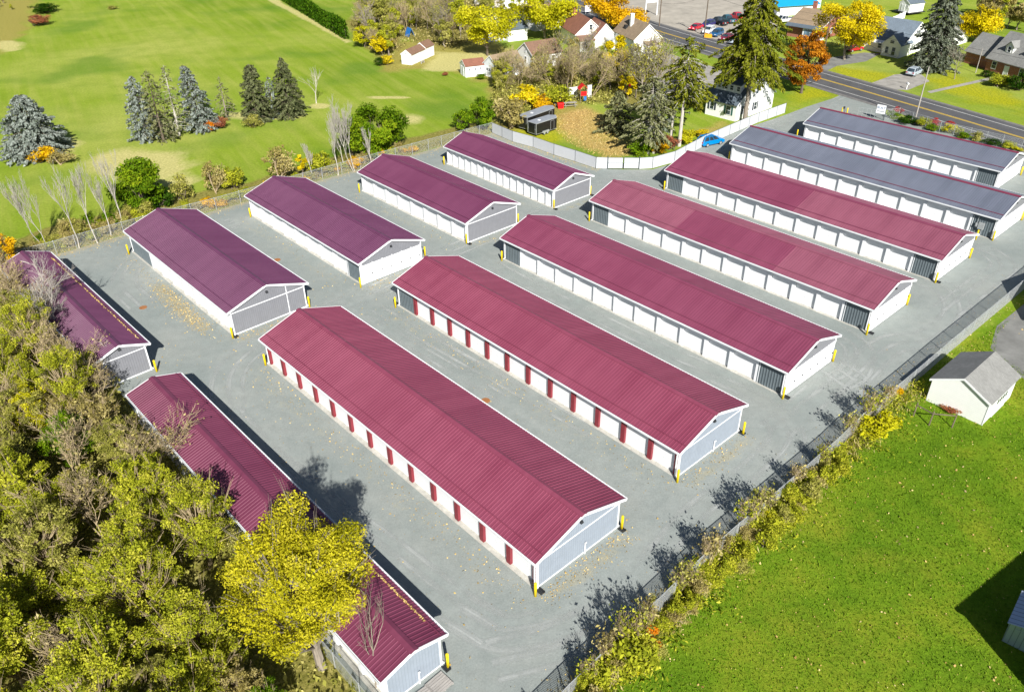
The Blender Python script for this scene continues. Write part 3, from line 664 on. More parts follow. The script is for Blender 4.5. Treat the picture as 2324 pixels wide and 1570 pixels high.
# electric meter on the grey building's end panel
L, W = BL['G1'][3:5]
t = thing('electric_meter', 'pale grey electric meter box on the corrugated panel of the longer grey roofed building', 'meter', bpt('G1', L/2-2.0, -W/2+0.28), BL['G1'][2])
mb = MB(); mb.box(-0.35,0.35,-0.2,0.12,0.9,1.75); mb.build('cabinet', M['galv'], t, bevel=0.02)
mb = MB(); mb.box(-0.7,-0.42,-0.14,0.12,1.1,1.6); mb.tube([(-0.56,-0.14,1.35),(-0.56,-0.24,1.35)],0.1,10); mb.build('meter_socket', M['galv'], t)
mb = MB(); mb.tube([(-0.2,0,0),(-0.2,0,0.9)],0.04,8); mb.tube([(0.15,0,0),(0.15,0,0.9)],0.04,8); mb.tube([(-0.56,0,1.6),(-0.56,0,2.6)],0.03,8); mb.build('conduit', M['galv'], t)
# manhole covers
mb = MB(); mb.tube([(0,0,0),(0,0,0.03)], 0.42, 20); M['rust'] = paint('rusty_iron', (0.30, 0.13, 0.05), 0.9, 0.3, 4); mh = mb.mesh('drain_cover', M['rust'])
for (vx, vy), l_ in zip(((325,698),(1102,909),(629,590)), ('round rusty drain cover between the two left rows', 'round rusty drain cover between the two front buildings', 'small rusty drain cover behind the cross trimmed building')):
    tag(link('drain_cover', mh, None, G(vx, vy, 0.005)), l_, 'drain cover', 'rusty drain covers in the gravel')
# pallets
M['grey_wood'] = paint('weathered_wood', (0.33, 0.31, 0.29), 0.85, 0.25, 3, 0.1, 0, (0.4, 3, 1))
def pallet():
    mb = MB()
    for i in range(7): mb.box(-0.6, 0.6, -0.5+i*0.152, -0.5+i*0.152+0.125, 0.11, 0.135)
    for xx in (-0.55, 0, 0.55): mb.box(xx-0.045, xx+0.045, -0.5, 0.5, 0.02, 0.109)
    return mb.mesh('pallet', M['grey_wood'])
pm_ = pallet()
L, W = BL['S2'][3:5]
for u, v, rz_, l_ in ((0.75, 1.05, 0.05, 'grey weathered wooden pallet lying nearest the yellow bollard behind the bottom building'), (0.85, -0.2, -0.03, 'grey weathered wooden pallet cut off by the bottom edge of the photo')):
    o = link('pallet', pm_, None, bpt('S2', L/2+u, v), BL['S2'][2]+R(90)+rz_); o.scale = (1.15, 1.15, 1.0); tag(o, l_, 'pallet', 'pallets at the end of the bottom building')

# ---------------------------------------------------------------- fences
def fence(name, label, pts, ht, mesh_mat, post_mat, spacing=3.0, mid=False, solid=False, group=None):
    pts = [Vector((p[0], p[1], 0)) for p in pts]; o = pts[0]
    t = thing(name, label, 'fence', o, 0, group)
    st = []
    for a, b in zip(pts[:-1], pts[1:]):
        n = max(1, int(round((b-a).length/spacing)))
        st += [a + (b-a)*i/n for i in range(n)]
    st.append(pts[-1])
    mb = MB(); mb.tube([(0,0,0),(0,0,ht+0.05),(0,0,ht+0.09)], [0.04,0.04,0.015], 8); pme = mb.mesh('post', post_mat)
    for q in st: link('post', pme, t, q-o)
    mb = MB()
    for a, b in zip(st[:-1], st[1:]): mb.tube([a-o+Vector((0,0,ht)), b-o+Vector((0,0,ht))], 0.028, 6)
    mb.build('top_rail', post_mat, t)
    if mid:
        mb = MB()
        for a, b in zip(st[:-1], st[1:]): mb.tube([a-o+Vector((0,0,ht*0.5)), b-o+Vector((0,0,ht*0.5))], 0.022, 6)
        mb.build('middle_rail', post_mat, t)
    if solid:
        pm = []
        for a, b in zip(st[:-1], st[1:]):
            d = (b-a); L = d.length; mb = MB(); mb.box(0.05, L-0.05, -0.015, 0.015, 0.06, ht-0.04)
            p_ = mb.build('slat_panel', mesh_mat, t, a-o); p_.rotation_euler.z = math.atan2(d.y, d.x)
    else:
        me = bpy.data.meshes.new('wire_mesh'); v = []; f = []; uv = []; s = 0
        for a, b in zip(st[:-1], st[1:]):
            L = (b-a).length; n = len(v); a2, b2 = a-o, b-o
            v += [(a2.x,a2.y,0.03),(b2.x,b2.y,0.03),(b2.x,b2.y,ht),(a2.x,a2.y,ht)]; f.append((n,n+1,n+2,n+3)); uv += [s,0, s+L,0, s+L,ht, s,ht]; s += L
        me.from_pydata(v, [], f); me.materials.append(mesh_mat); l = me.uv_layers.new(name='UVMap'); l.data.foreach_set('uv', uv); link('wire_mesh', me, t)
    return t
M['slats'] = siding('grey_privacy_slats', (0.50, 0.515, 0.54), 'X', 11.0, 0.5, 0.2, 0.05, 0.88)
fence('privacy_fence', 'pale grey slatted privacy fence from the black trailers down to the double gate', FENCE_P, 1.85, M['slats'], M['galv_dark'], 3.4, solid=True, group='grey privacy fences')
g0, g1 = G(1378,384), G(1450,384.5)
fence('privacy_fence', 'short pale grey privacy fence panel between the long fence and the double gate', [FENCE_P[-1], g0], 1.85, M['slats'], M['galv_dark'], 3.4, solid=True, group='grey privacy fences')
gt = thing('double_gate', 'pale grey double gate in the bend of the privacy fence', 'gate', g0, math.atan2(g1.y-g0.y, g1.x-g0.x))
GL = (g1-g0).length
for i in (0, 1):
    a = 0.08+i*GL/2; b = a+GL/2-0.16
    mb = MB(); mb.box(a+0.04, b-0.04, -0.015, 0.015, 0.16, 1.8); lf_ = mb.build('gate_leaf', M['slats'], gt)
    mb = MB()
    for p_, q_ in (((a,0,0.12),(b,0,0.12)),((a,0,1.84),(b,0,1.84)),((a,0,1.0),(b,0,1.0)),((a,0,0.12),(a,0,1.84)),((b,0,0.12),(b,0,1.84))): mb.tube([p_, q_], 0.03, 6)
    mb.build('frame', M['galv_dark'], lf_)
for xx in (0, GL):
    mb = MB(); mb.tube([(xx,0,0),(xx,0,2.0),(xx,0,2.05)], [0.06,0.06,0.02], 10); mb.build('gate_post', M['galv_dark'], gt)
fence('privacy_fence', 'pale grey slatted privacy fence from the double gate past the blue car', [g1] + Gs((1480,383),(1530,369),(1600,331),(1655,307),(1720,279),(1781,257)), 1.85, M['slats'], M['galv_dark'], 3.3, mid=False, solid=True, group='grey privacy fences')
fence('chain_link_fence', 'chain link fence along the back of the yard below the green field', FENCE_L, 1.8, M['chain'], M['galv'], 3.0)
fence('chain_link_fence', 'chain link fence along the right edge of the yard beside the lawn', FENCE_R, 1.75, M['chain_dense'], M['galv'], 3.0)
def rf(x, y): return ((3320+x/2.389)/1.6674, (380+y/2.389)/1.6674)
fence('chain_link_fence', 'chain link fence between the shrubs and the main road', Gs(rf(50,180),rf(185,167),rf(305,208),rf(430,248),rf(555,290),rf(682,320),rf(825,353),rf(970,388),rf(1117,420),rf(1290,462)), 1.9, M['chain'], M['galv'], 3.0)
L, W = BL['S2'][3:5]
fence('chain_link_fence', 'chain link fence behind the bottom storage building under the yellow tree', [bpt('S2', 6.0, -W/2-0.5), bpt('S2', L/2+4, -W/2-0.6)], 1.5, M['chain_dense'], M['galv'], 3.0)

# wooden garden fence by the garage
t = thing('garden_fence', 'old wooden post and wire fence beside the white garage', 'fence', G(2072,945))
M['old_wood'] = paint('old_wood', (0.16, 0.13, 0.09), 0.9, 0.3, 4)
o_ = G(2072,945); ps_ = [G(2072,945)-o_, G(2108,965)-o_, G(2160,970)-o_]
for q in ps_:
    mb = MB(); mb.tube([(q.x,q.y,0),(q.x+0.05,q.y,1.5),(q.x+0.05,q.y,1.55)], [0.07,0.06,0.03], 7); mb.build('post', M['old_wood'], t)
mb = MB(); mb.bar(ps_[0]+Vector((0,0,1.3)), ps_[1]+Vector((0,0,1.3)), 0.06, 0.09); mb.bar(ps_[1]+Vector((0,0,1.3)), ps_[2]+Vector((0,0,1.3)), 0.06, 0.09); mb.build('rail', M['old_wood'], t)

# ---------------------------------------------------------------- houses
M['wall_white'] = siding('white_clapboard', (0.80, 0.80, 0.79), 'Z', 5.5, 0.6, 0.25, 0.04, 0.88)
M['wall_bluewhite'] = siding('pale_blue_clapboard', (0.68, 0.72, 0.76), 'Z', 5.5, 0.6, 0.25, 0.04, 0.88)
M['wall_greyg'] = siding('grey_porch_cladding', (0.42, 0.42, 0.38), 'Z', 5.5, 0.6, 0.25, 0.06, 0.85)
def brick(name, c1, c2):
    mt, t, p = nodes(name); vec = coord(t); mp = N(t, 'ShaderNodeMapping'); mp.inputs['Rotation'].default_value = (R(90), 0, 0); t.links.new(vec, mp.inputs[0])
    br = N(t, 'ShaderNodeTexBrick'); br.inputs['Scale'].default_value = 4; br.inputs['Mortar Size'].default_value = 0.012
    br.inputs['Color1'].default_value = (*c1, 1); br.inputs['Color2'].default_value = (*c2, 1); br.inputs['Mortar'].default_value = (0.35, 0.3, 0.26, 1)
    t.links.new(mp.outputs[0], br.inputs['Vector']); t.links.new(br.outputs['Color'], p.inputs['Base Color']); p.inputs['Roughness'].default_value = 0.85; return mt
M['brick'] = brick('red_brick', (0.33, 0.10, 0.06), (0.24, 0.07, 0.045))
M['sh_brown'] = shingle('brown_shingle', (0.20, 0.115, 0.075))
M['sh_redbrown'] = shingle('red_brown_shingle', (0.24, 0.10, 0.065))
M['sh_tan'] = shingle('tan_shingle', (0.27, 0.20, 0.13))
M['sh_grey'] = shingle('grey_shingle', (0.23, 0.23, 0.22))
M['sh_blue'] = shingle('blue_grey_shingle', (0.15, 0.19, 0.235))
M['sh_slate'] = shingle('slate_shingle', (0.10, 0.13, 0.16))
M['glass'] = glassy('dark_glass'); M['glass_blue'] = glassy('sky_glass', (0.08, 0.13, 0.18))
M['shutter_dark'] = paint('dark_shutter', (0.03, 0.04, 0.06), 0.5)
M['shutter_green'] = paint('green_shutter', (0.03, 0.10, 0.09), 0.5)
def face_xform(face, L, D):
    """returns fn(u, w, out) -> local point for a facade"""
    return {'front': lambda u, w, o: (u, -o, w), 'back': lambda u, w, o: (L-u, D+o, w), 'left': lambda u, w, o: (-o, D-u, w), 'right': lambda u, w, o: (L+o, u, w)}[face]
def panel(mb, F, u0, u1, w0, w1, o0, o1):
    P = [F(u0,w0,o0),F(u1,w0,o0),F(u1,w0,o1),F(u0,w0,o1),F(u0,w1,o0),F(u1,w1,o0),F(u1,w1,o1),F(u0,w1,o1)]; mb.hexa(P)
def window(par, F, u, w, wd=0.9, ht=1.3, shutter=None, frame='white', pane='glass', name='window'):
    mb = MB(); fw = 0.09
    for a, b, c, d in ((u-wd/2-fw,u+wd/2+fw,w-ht/2-fw,w-ht/2),(u-wd/2-fw,u+wd/2+fw,w+ht/2,w+ht/2+fw),(u-wd/2-fw,u-wd/2,w-ht/2,w+ht/2),(u+wd/2,u+wd/2+fw,w-ht/2,w+ht/2),(u-wd/2,u+wd/2,w-0.025,w+0.025)): panel(mb, F, a, b, c, d, 0.005, 0.08)
    fr = mb.build(name, M[frame], par)
    mb = MB(); panel(mb, F, u-wd/2, u+wd/2, w-ht/2, w+ht/2, 0.006, 0.04); mb.build('pane', M[pane], fr)
    if shutter:
        for s in (-1, 1):
            a = u+s*(wd/2+fw+0.2); mb = MB(); panel(mb, F, a-0.18, a+0.18, w-ht/2-0.05, w+ht/2+0.05, 0.006, 0.06); mb.build('shutter', M[shutter], par)
def door_(par, F, u, wd=0.95, ht=2.05, mat='white', name='door', panes=False):
    mb = MB(); panel(mb, F, u-wd/2, u+wd/2, 0.03, ht, 0.006, 0.07)
    panel(mb, F, u-wd/2-0.08, u-wd/2, 0.03, ht+0.08, 0.004, 0.09); panel(mb, F, u+wd/2, u+wd/2+0.08, 0.03, ht+0.08, 0.004, 0.09)
    d = mb.build(name, M[mat], par)
    if panes:
        n = int(panes); q = wd/n
        for i in range(n):
            mb = MB(); panel(mb, F, u-wd/2+q*i+0.1, u-wd/2+q*(i+1)-0.1, ht*0.62, ht*0.86, 0.071, 0.085); mb.build('pane', M['glass'], d)
    else:
        mb = MB(); panel(mb, F, u+wd/2-0.14, u+wd/2-0.08, 0.95, 1.05, 0.07, 0.12); mb.build('handle', M['black'], d)
def block(par, x0, x1, y0, y1, h, rise, wall, roof, ridge='x', oh=0.3, z0=0, names=('wall','roof'), th=0.12, trim=True):
    """gabled volume: walls and a two-slope roof with real thickness"""
    mb = MB(); e = 0.03
    if ridge == 'x':
        ym = (y0+y1)/2; mb.prism([(y0,z0),(y1,z0),(y1,h),(ym,h+rise-e),(y0,h)], 'x', x0, x1)
    else:
        xm = (x0+x1)/2; mb.prism([(x0,z0),(x1,z0),(x1,h),(xm,h+rise-e),(x0,h)], 'y', y0, y1)
    wo = mb.build(names[0], M[wall], par)
    a0, a1, b0, b1 = (y0, y1, x0, x1) if ridge == 'x' else (x0, x1, y0, y1)
    hw = (a1-a0)/2; am = (a0+a1)/2; dz = rise/hw*oh
    for_roof = [(a0-oh, h-dz+0.02), (am, h+rise+0.02), (a1+oh, h-dz+0.02), (a1+oh, h-dz+0.02+th), (am, h+rise+0.02+th), (a0-oh, h-dz+0.02+th)]
    mb = MB(); mb.prism(for_roof, 'x' if ridge == 'x' else 'y', b0-oh*0.8, b1+oh*0.8); ro = mb.build(names[1], M[roof], par)
    if trim:
        mb = MB(); t0 = 0.03
        rk = [(a0-oh, h-dz-0.10), (am, h+rise-0.10), (a1+oh, h-dz-0.10), (a1+oh, h-dz+0.10), (am, h+rise+0.10), (a0-oh, h-dz+0.10)]
        for bb in (b0-oh*0.8-t0, b1+oh*0.8):
            mb.prism(rk, 'x' if ridge == 'x' else 'y', bb, bb+t0)
        mb.build('rake_trim', M['white'], par)
    return wo, ro
def chimney(par, x, y, z0, z1, mat='brick', s=0.45):
    mb = MB(); mb.box(x-s, x+s, y-s*0.8, y+s*0.8, z0, z1); mb.box(x-s-0.06, x+s+0.06, y-s*0.8-0.06, y+s*0.8+0.06, z1, z1+0.12); return mb.build('chimney', M[mat], par)
def house(name, label, cat, A_, B_, group=None):
    a, b = G(*A_), G(*B_); d = b-a
    return thing(name, label, cat, a, math.atan2(d.y, d.x), group), d.length

# sheds and garages on the lawn behind the privacy fence
t, L = house('garden_shed', 'longer white garden shed with brown roof at the edge of the thicket', 'shed', (935,148.4), (966,134))
block(t, 0, L, 0, 2.6, 2.2, 0.9, 'wall_white', 'sh_brown', oh=0.15); F = face_xform('front', L, 2.6); door_(t, F, L*0.5, 1.3, 1.8); F = face_xform('left', L, 2.6)
window(t, F, 1.3, 2.45, 0.4, 0.25, pane='glass')
t, L = house('garden_shed', 'shorter white garden shed with a higher brown roof, joined to the longer one', 'shed', (966.6,133.7), (985,125.4))
block(t, 0, L, -0.1, 2.7, 2.35, 1.0, 'wall_white', 'sh_brown', oh=0.15); F = face_xform('front', L, 2.8)
mb = MB(); panel(mb, lambda u, w_, o: (u, -0.1-o, w_), L*0.3, L*0.7, 0.05, 1.8, 0.005, 0.05); mb.build('door', M['white'], t)
t, L = house('garden_shed', 'white shed with red brown roof and three small square windows', 'shed', (1057,176.5), (1102.5,171.3))
block(t, 0, L, 0, 3.6, 2.2, 1.0, 'wall_white', 'sh_redbrown', oh=0.12); F = face_xform('front', L, 3.6)
for u in (0.2, 0.48, 0.75): window(t, F, L*u, 1.55, 0.3, 0.45)
F = face_xform('left', L, 3.6); door_(t, F, 1.8, 1.4, 1.9); window(t, F, 1.8, 2.55, 0.25, 0.3)
t, L = house('garage', 'long white garage with a row of door panes, half hidden by bare bushes', 'garage', (1128,181), (1186,168))
D = (G(1102,171)-G(1128,181)).length
block(t, 0, L, 0, D, 2.7, 1.7, 'wall_bluewhite', 'sh_tan', oh=0.25); F = face_xform('left', L, D); door_(t, F, D*0.45, 2.3, 2.1, 'white', 'garage_door', 3)
F = face_xform('front', L, D); window(t, F, L*0.55, 1.5, 0.8, 1.0)
# white house with brown roof behind the yellow shrub
t, L = house('house', 'low white house with a plain brown roof behind the bare thicket', 'house', (1209,158), (1274,147))
D = 6.0
block(t, 0, L, 0, D, 3.0, 2.0, 'wall_white', 'sh_brown', oh=0.35); F = face_xform('front', L, D)
for u in (0.33, 0.7): window(t, F, L*u, 1.75, 0.8, 1.1)
F = face_xform('left', L, D); window(t, F, 3.2, 1.6, 0.8, 1.1); window(t, F, 3.0, 3.4, 0.5, 0.6)
# tall white gabled house with porch
t, L = house('house', 'white house with red brown roof, brick chimney and grey back porch', 'house', (1306,114), (1384,108))
D = 11.0; H_ = 3.6
block(t, 0, L*0.8, 0, D, H_, 3.0, 'wall_white', 'sh_redbrown', 'y', 0.35); F = face_xform('front', L, D)
window(t, F, L*0.42, H_+1.3, 0.7, 1.1); chimney(t, L*0.3, D-1.5, H_+1.5, H_+4.2)
block(t, L*0.45, L+0.5, -2.0, D*0.5, H_-0.5, 2.7, 'wall_white', 'sh_redbrown', 'y', 0.3, names=('wing_wall', 'wing_roof'))
mb = MB(); mb.box(0.2, L*0.45-0.01, -2.6, -0.01, 0, 2.5); mb.build('porch_wall', M['wall_greyg'], t)
mb = MB(); mb.prism([(-2.9,2.5),(0.0,3.1),(0.0,3.25),(-2.9,2.65)], 'x', 0.0, L*0.45); mb.build('porch_roof', M['sh_brown'], t)
Fp = lambda u, w_, o: (u, -2.6-o, w_)
for u in (0.35, 0.72): window(t, Fp, L*0.45*u, 1.5, 0.9, 1.4)
mb = MB(); mb.prism([(-3.1,2.3),(-2.0,2.7),(-2.0,2.8),(-3.1,2.4)], 'x', L*0.75, L*0.75+2.0); mb.build('awning', M['galv'], t)
Fw = lambda u, w_, o: (u, -2.0-o, w_); door_(t, Fw, L*0.75+1.0, 0.95, 2.05, 'glass_blue')
# next house, tan roof
t, L = house('house', 'white gabled house with tan roof and a white chimney beside the main road', 'house', (1437,134), (1497,128))
D = 10.5; H_ = 4.2
block(t, 0, L, 0, D, H_, 2.9, 'wall_white', 'sh_tan', 'y', 0.35); F = face_xform('front', L, D)
chimney(t, L*0.3, D*0.55, H_+1.0, H_+4.2, 'wall_white', 0.4); mb = MB(); mb.box(L*0.12, L*0.22, D*0.6, D*0.7, H_+0.9, H_+1.7); mb.build('roof_vent', M['black'], t)
mb = MB(); mb.box(L*0.35, L*0.75, -1.8, -0.01, 0, 3.0); mb.build('entry_wall', M['wall_white'], t); mb = MB(); mb.prism([(-2.0,3.0),(0.0,3.5),(0.0,3.62),(-2.0,3.12)], 'x', L*0.33, L*0.77); mb.build('entry_roof', M['sh_tan'], t)
for u in (0.2, 0.85): window(t, F, L*u, 1.8, 0.8, 1.2)
# white house under the big spruce
t, L = house('house', 'white house with slate roof and a long shed dormer under the big spruce', 'house', (1599.6,258.9), (1667.5,276.4))
D = (G(1762,247)-G(1667.5,276.4)).length; H_ = 3.0; rs = 4.4
block(t, 0, L, 0, D, H_, rs, 'wall_white', 'sh_slate', 'x', 0.35)
mb = MB(); mb.prism([(1.7, H_+0.85), (1.7, H_+2.9), (D/2, H_+rs+0.1), (D/2, H_+1.0)], 'x', 0.4, L-0.7); mb.build('dormer_wall', M['wall_bluewhite'], t)
mb = MB(); mb.prism([(1.3, H_+2.83), (D/2+0.1, H_+rs+0.16), (D/2+0.1, H_+rs+0.3), (1.3, H_+2.97)], 'x', 0.1, L-0.4); mb.build('dormer_roof', M['sh_slate'], t)
Fd = lambda u, w_, o: (u, 1.7-o, w_)
for u in (0.2, 0.42, 0.6, 0.82): window(t, Fd, L*u, H_+2.15, 0.6, 0.75)
F = face_xform('front', L, D); window(t, F, L*0.75, 1.7, 0.9, 1.5, 'shutter_green'); door_(t, F, L*0.7, 0.01, 0.05); window(t, F, L*0.2, 1.8, 0.8, 1.2, 'shutter_dark')
F = face_xform('right', L, D)
for u in (0.22, 0.5): window(t, F, D*u, 1.6, 0.8, 1.3, 'shutter_dark')
window(t, F, D*0.5, 4.4, 0.9, 1.3)
# brick ranch across the road
t, L = house('house', 'brick ranch house with tan roof and a white picture window across the road', 'house', (1785,82), (1858,94))
D = (G(1930,75)-G(1858,94)).length; H_ = 3.0
block(t, 0, L, 0, D, H_, 2.6, 'brick', 'sh_tan', 'x', 0.5); F = face_xform('front', L, D)
chimney(t, L*0.22, D*0.62, H_+1.6, H_+4.0)
mb = MB(); mb.box(L*0.52, L*0.97, -0.9, -0.01, 0.0, 0.9); mb.build('bay_base', M['brick'], t); mb = MB(); mb.box(L*0.52, L*0.97, -0.88, -0.01, 0.901, 2.6); by = mb.build('bay_window', M['white'], t)
mb = MB(); mb.box(L*0.57, L*0.74, -0.93, -0.881, 1.05, 2.35); mb.build('pane', M['glass_blue'], by); mb = MB(); mb.box(L*0.76, L*0.94, -0.93, -0.881, 1.05, 2.35); mb.build('pane', M['glass_blue'], by)
mb = MB(); mb.prism([(-1.5,2.7),(0,3.1),(0,3.25),(-1.5,2.82)], 'x', -0.2, L+0.2); mb.build('porch_roof', M['sh_slate'], t)
F = face_xform('right', L, D); window(t, F, D*0.4, 1.6, 0.8, 1.2); mb = MB(); panel(mb, F, 0.3, 2.5, 0, 2.1, 0.01, 0.12); mb.build('cellar_wall', M['white'], t)
# white cape with blue-grey roof
t, L = house('house', 'white cottage with blue grey roof and a gabled front vestibule behind the yellow tree', 'house', (1956,112), (2046,129))
D = (G(2110,118)-G(2046,129)).length+1.5; H_ = 2.9; rs = 3.7
block(t, 0, L, 0, D, H_, rs, 'wall_white', 'sh_blue', 'x', 0.35)
block(t, L*0.60, L*0.60+4.2, -2.2, 3.0, 2.7, 1.9, 'wall_white', 'sh_blue', 'y', 0.2, names=('vestibule_wall', 'vestibule_roof'))
Fv = lambda u, w_, o: (u, -2.2-o, w_)
window(t, Fv, L*0.60+1.2, 1.4, 0.7, 1.3); window(t, Fv, L*0.60+2.8, 1.3, 0.8, 1.6); window(t, Fv, L*0.60+2.1, 3.2, 0.9, 0.6)
F = face_xform('front', L, D); window(t, F, L*0.42, 1.5, 0.8, 1.1)
mb = MB(); mb.prism([(-1.6,2.3),(0,2.75),(0,2.85),(-1.6,2.4)], 'x', L*0.3, L*0.58); mb.build('porch_awning', M['white'], t)
F = face_xform('right', L, D)
for u, w_ in ((0.3, 1.5), (0.68, 1.5), (0.5, 4.3)): window(t, F, D*u, w_, 0.85, 1.25, 'shutter_dark')
# brick cape at the right edge
t, L = house('house', 'brick house with grey roof and white dormers at the right edge of the photo', 'house', (2234,161), (2345,193))
D = 9.0; H_ = 2.9; rs = 4.6
block(t, 0, L, 0, D, H_, rs, 'brick', 'sh_grey', 'x', 0.4)
block(t, -7.0, -0.01, 1.5, D-0.5, 2.7, 3.2, 'brick', 'sh_grey', 'x', 0.4, names=('wing_wall', 'wing_roof'))
for u in (0.28, 0.72):
    mb = MB(); mb.prism([(L*u-0.9, H_+0.9), (L*u+0.9, H_+0.9), (L*u+0.9, H_+2.6), (L*u, H_+3.5), (L*u-0.9, H_+2.6)], 'y', 1.2, D/2-0.3); dm_ = mb.build('dormer', M['wall_white'], t)
    mb = MB(); mb.prism([(L*u-1.15, H_+2.45), (L*u, H_+3.55), (L*u+1.15, H_+2.45), (L*u+1.15, H_+2.6), (L*u, H_+3.7), (L*u-1.15, H_+2.6)], 'y', 1.0, D/2); mb.build('roof', M['sh_grey'], dm_)
    window(t, lambda a, b, c, u_=u: (a, 1.2-c, b), L*u, H_+2.0, 0.7, 1.0)
F = face_xform('front', L, D); window(t, F, L*0.16, 1.6, 1.0, 1.4); door_(t, F, L*0.42, 1.0, 2.1); window(t, F, L*0.42, 2.6, 0.8, 0.3); window(t, F, L*0.72, 1.6, 1.0, 1.4)
chimney(t, L-1.0, D*0.5, H_+2, H_+6.2)
# pale house between the yellow trees
t, L = house('house', 'pale blue white house with navy shutters between the two lime yellow trees', 'house', (1108,96.5), (1146,92))
block(t, 0, L, 0, 9, 3.8, 2.6, 'wall_bluewhite', 'sh_slate', 'y', 0.35); F = face_xform('front', L, 9)
window(t, F, L*0.62, 2.9, 0.7, 1.1, 'shutter_dark'); window(t, F, L*0.35, 0.7, 0.7, 0.4)
block(t, L+0.01, L+5.2, -2.0, 6.0, 2.8, 1.7, 'wall_white', 'sh_slate', 'x', 0.3, names=('wing_wall', 'wing_roof'))
t, L = house('house', 'dark roofed white house behind the lime yellow tree near the top edge', 'house', (1215,72), (1275,62))
block(t, 0, L, 0, 8, 3.0, 2.4, 'wall_white', 'sh_brown', 'x', 0.35); F = face_xform('front', L, 8); window(t, F, L*0.6, 1.6, 0.8, 1.2)
# buildings at the top edge
t, L = house('house', 'white building cut off by the top edge behind the thicket', 'house', (1094,24), (1130,24))
block(t, 0, L, 0, 10, 3.4, 2.2, 'wall_white', 'sh_grey', 'y', 0.3)
t, L = house('warehouse', 'long low white building at the top edge behind bare trees', 'building', (1140,22), (1320,-14))
block(t, 0, L, 0, 12, 3.0, 1.6, 'wall_white', 'sh_grey', 'x', 0.3)
F = face_xform('front', L, 12)
for u in (0.2, 0.5, 0.8): window(t, F, L*u, 1.6, 1.2, 1.0)
M['blue_roof'] = paint('bright_blue_metal_roof', (0.012, 0.30, 0.60), 0.4, 0.06)
t, L = house('canopy', 'low building with bright blue metal roof cut off by the top edge', 'building', (1762,38), (1850,32))
block(t, 0, L, 0, 9, 2.8, 1.4, 'wall_bluewhite', 'blue_roof', 'x', 0.8)
block(t, L*0.5, L+6, 7, 20, 3.4, 2.4, 'wall_bluewhite', 'blue_roof', 'x', 0.6, names=('rear_wall', 'rear_roof'))
# shed on a flat trailer at the top right
t, L = house('garden_shed', 'small white shed with door and window standing on a black flat trailer', 'shed', (2037,31), (2060,36))
o_ = t.location.copy(); t.location.z = 0.7
block(t, 0, L, 0, 5.5, 2.2, 1.1, 'wall_white', 'sh_slate', 'y', 0.15); F = face_xform('front', L, 5.5); door_(t, F, L*0.4, 0.9, 1.8); window(t, F, L*0.8, 1.5, 0.35, 0.5)
tr = thing('flat_trailer', 'black flat trailer under the small white shed', 'trailer', o_, t.rotation_euler.z)
mb = MB(); mb.box(-1.5, L+0.6, -0.4, 5.8, 0.5, 0.69); mb.build('deck', M['black'], tr)
def wheel_mesh(r, wd):
    mb = MB(); mb.tube([(0,-wd/2,0),(0,-wd/2+0.02,0),(0,wd/2-0.02,0),(0,wd/2,0)], [r*0.9,r,r,r*0.9], 16)
    return mb.mesh('wheel', M['black'])
def rim_mesh(r, wd):
    mb = MB(); mb.tube([(0,-wd/2-0.012,0),(0,wd/2+0.012,0)], [r*0.62,r*0.62], 12)
    for i in range(5):
        a = 2*pi*i/5; mb.box(-0.01, 0.01, -wd/2-0.02, wd/2+0.02, 0.0, 0.01)
    return mb.mesh('rim', M['galv'])
wm, rm = wheel_mesh(0.33, 0.22), rim_mesh(0.33, 0.22)
for xx in (L*0.35, L*0.65):
    for yy in (-0.25, 5.65): wq = link('wheel', wm, tr, (xx, yy, 0.33)); link('rim', rm, wq)
t = thing('yard_fence', 'white panel fence in front of the dark spruce at the top right', 'fence', G(2010,62))
q = [G(2010,62)-G(2010,62), G(2052,42)-G(2010,62)]
mb = MB(); mb.bar(q[0]+Vector((0,0,0.9)), q[1]+Vector((0,0,0.9)), 0.06, 1.7); mb.build('panel', M['white'], t)
for i in range(4): mb = MB(); pp = q[0].lerp(q[1], i/3); mb.box(pp.x-0.07, pp.x+0.07, pp.y-0.07, pp.y+0.07, 0, 1.9); mb.build('post', M['white'], t)
t, L = house('garage', 'long white outbuilding behind the dark spruce, partly shaded', 'garage', (2115,122), (2195,96))
block(t, 0, L, 0, 6, 2.6, 1.2, 'wall_white', 'sh_grey', 'x', 0.25); F = face_xform('front', L, 6); door_(t, F, L*0.3, 2.2, 2.0, 'white', 'garage_door', 4); window(t, F, L*0.7, 1.5, 0.8, 1.0)

# white garage at the lower right
ga, gb = G(2101,908), G(2228,965)
t = thing('garage', 'white garage with grey shingled roof beside the right boundary fence', 'garage', ga, math.atan2(gb.y-ga.y, gb.x-ga.x))
L = (gb-ga).length; D = 6.1
block(t, 0, L, 0, D, 2.4, 1.3, 'wall_white', 'sh_grey', 'y', 0.2)
mb = MB(); mb.box(L-0.02, L+0.035, -0.035, 0.1, 0, 2.3); mb.build('corner_trim', M['white'], t)
F = face_xform('right', L, D); door_(t, F, D*0.5, 2.4, 2.1, 'white', 'garage_door', 4); F = face_xform('left', L, D); window(t, F, D*0.5, 1.5, 0.8, 0.9)
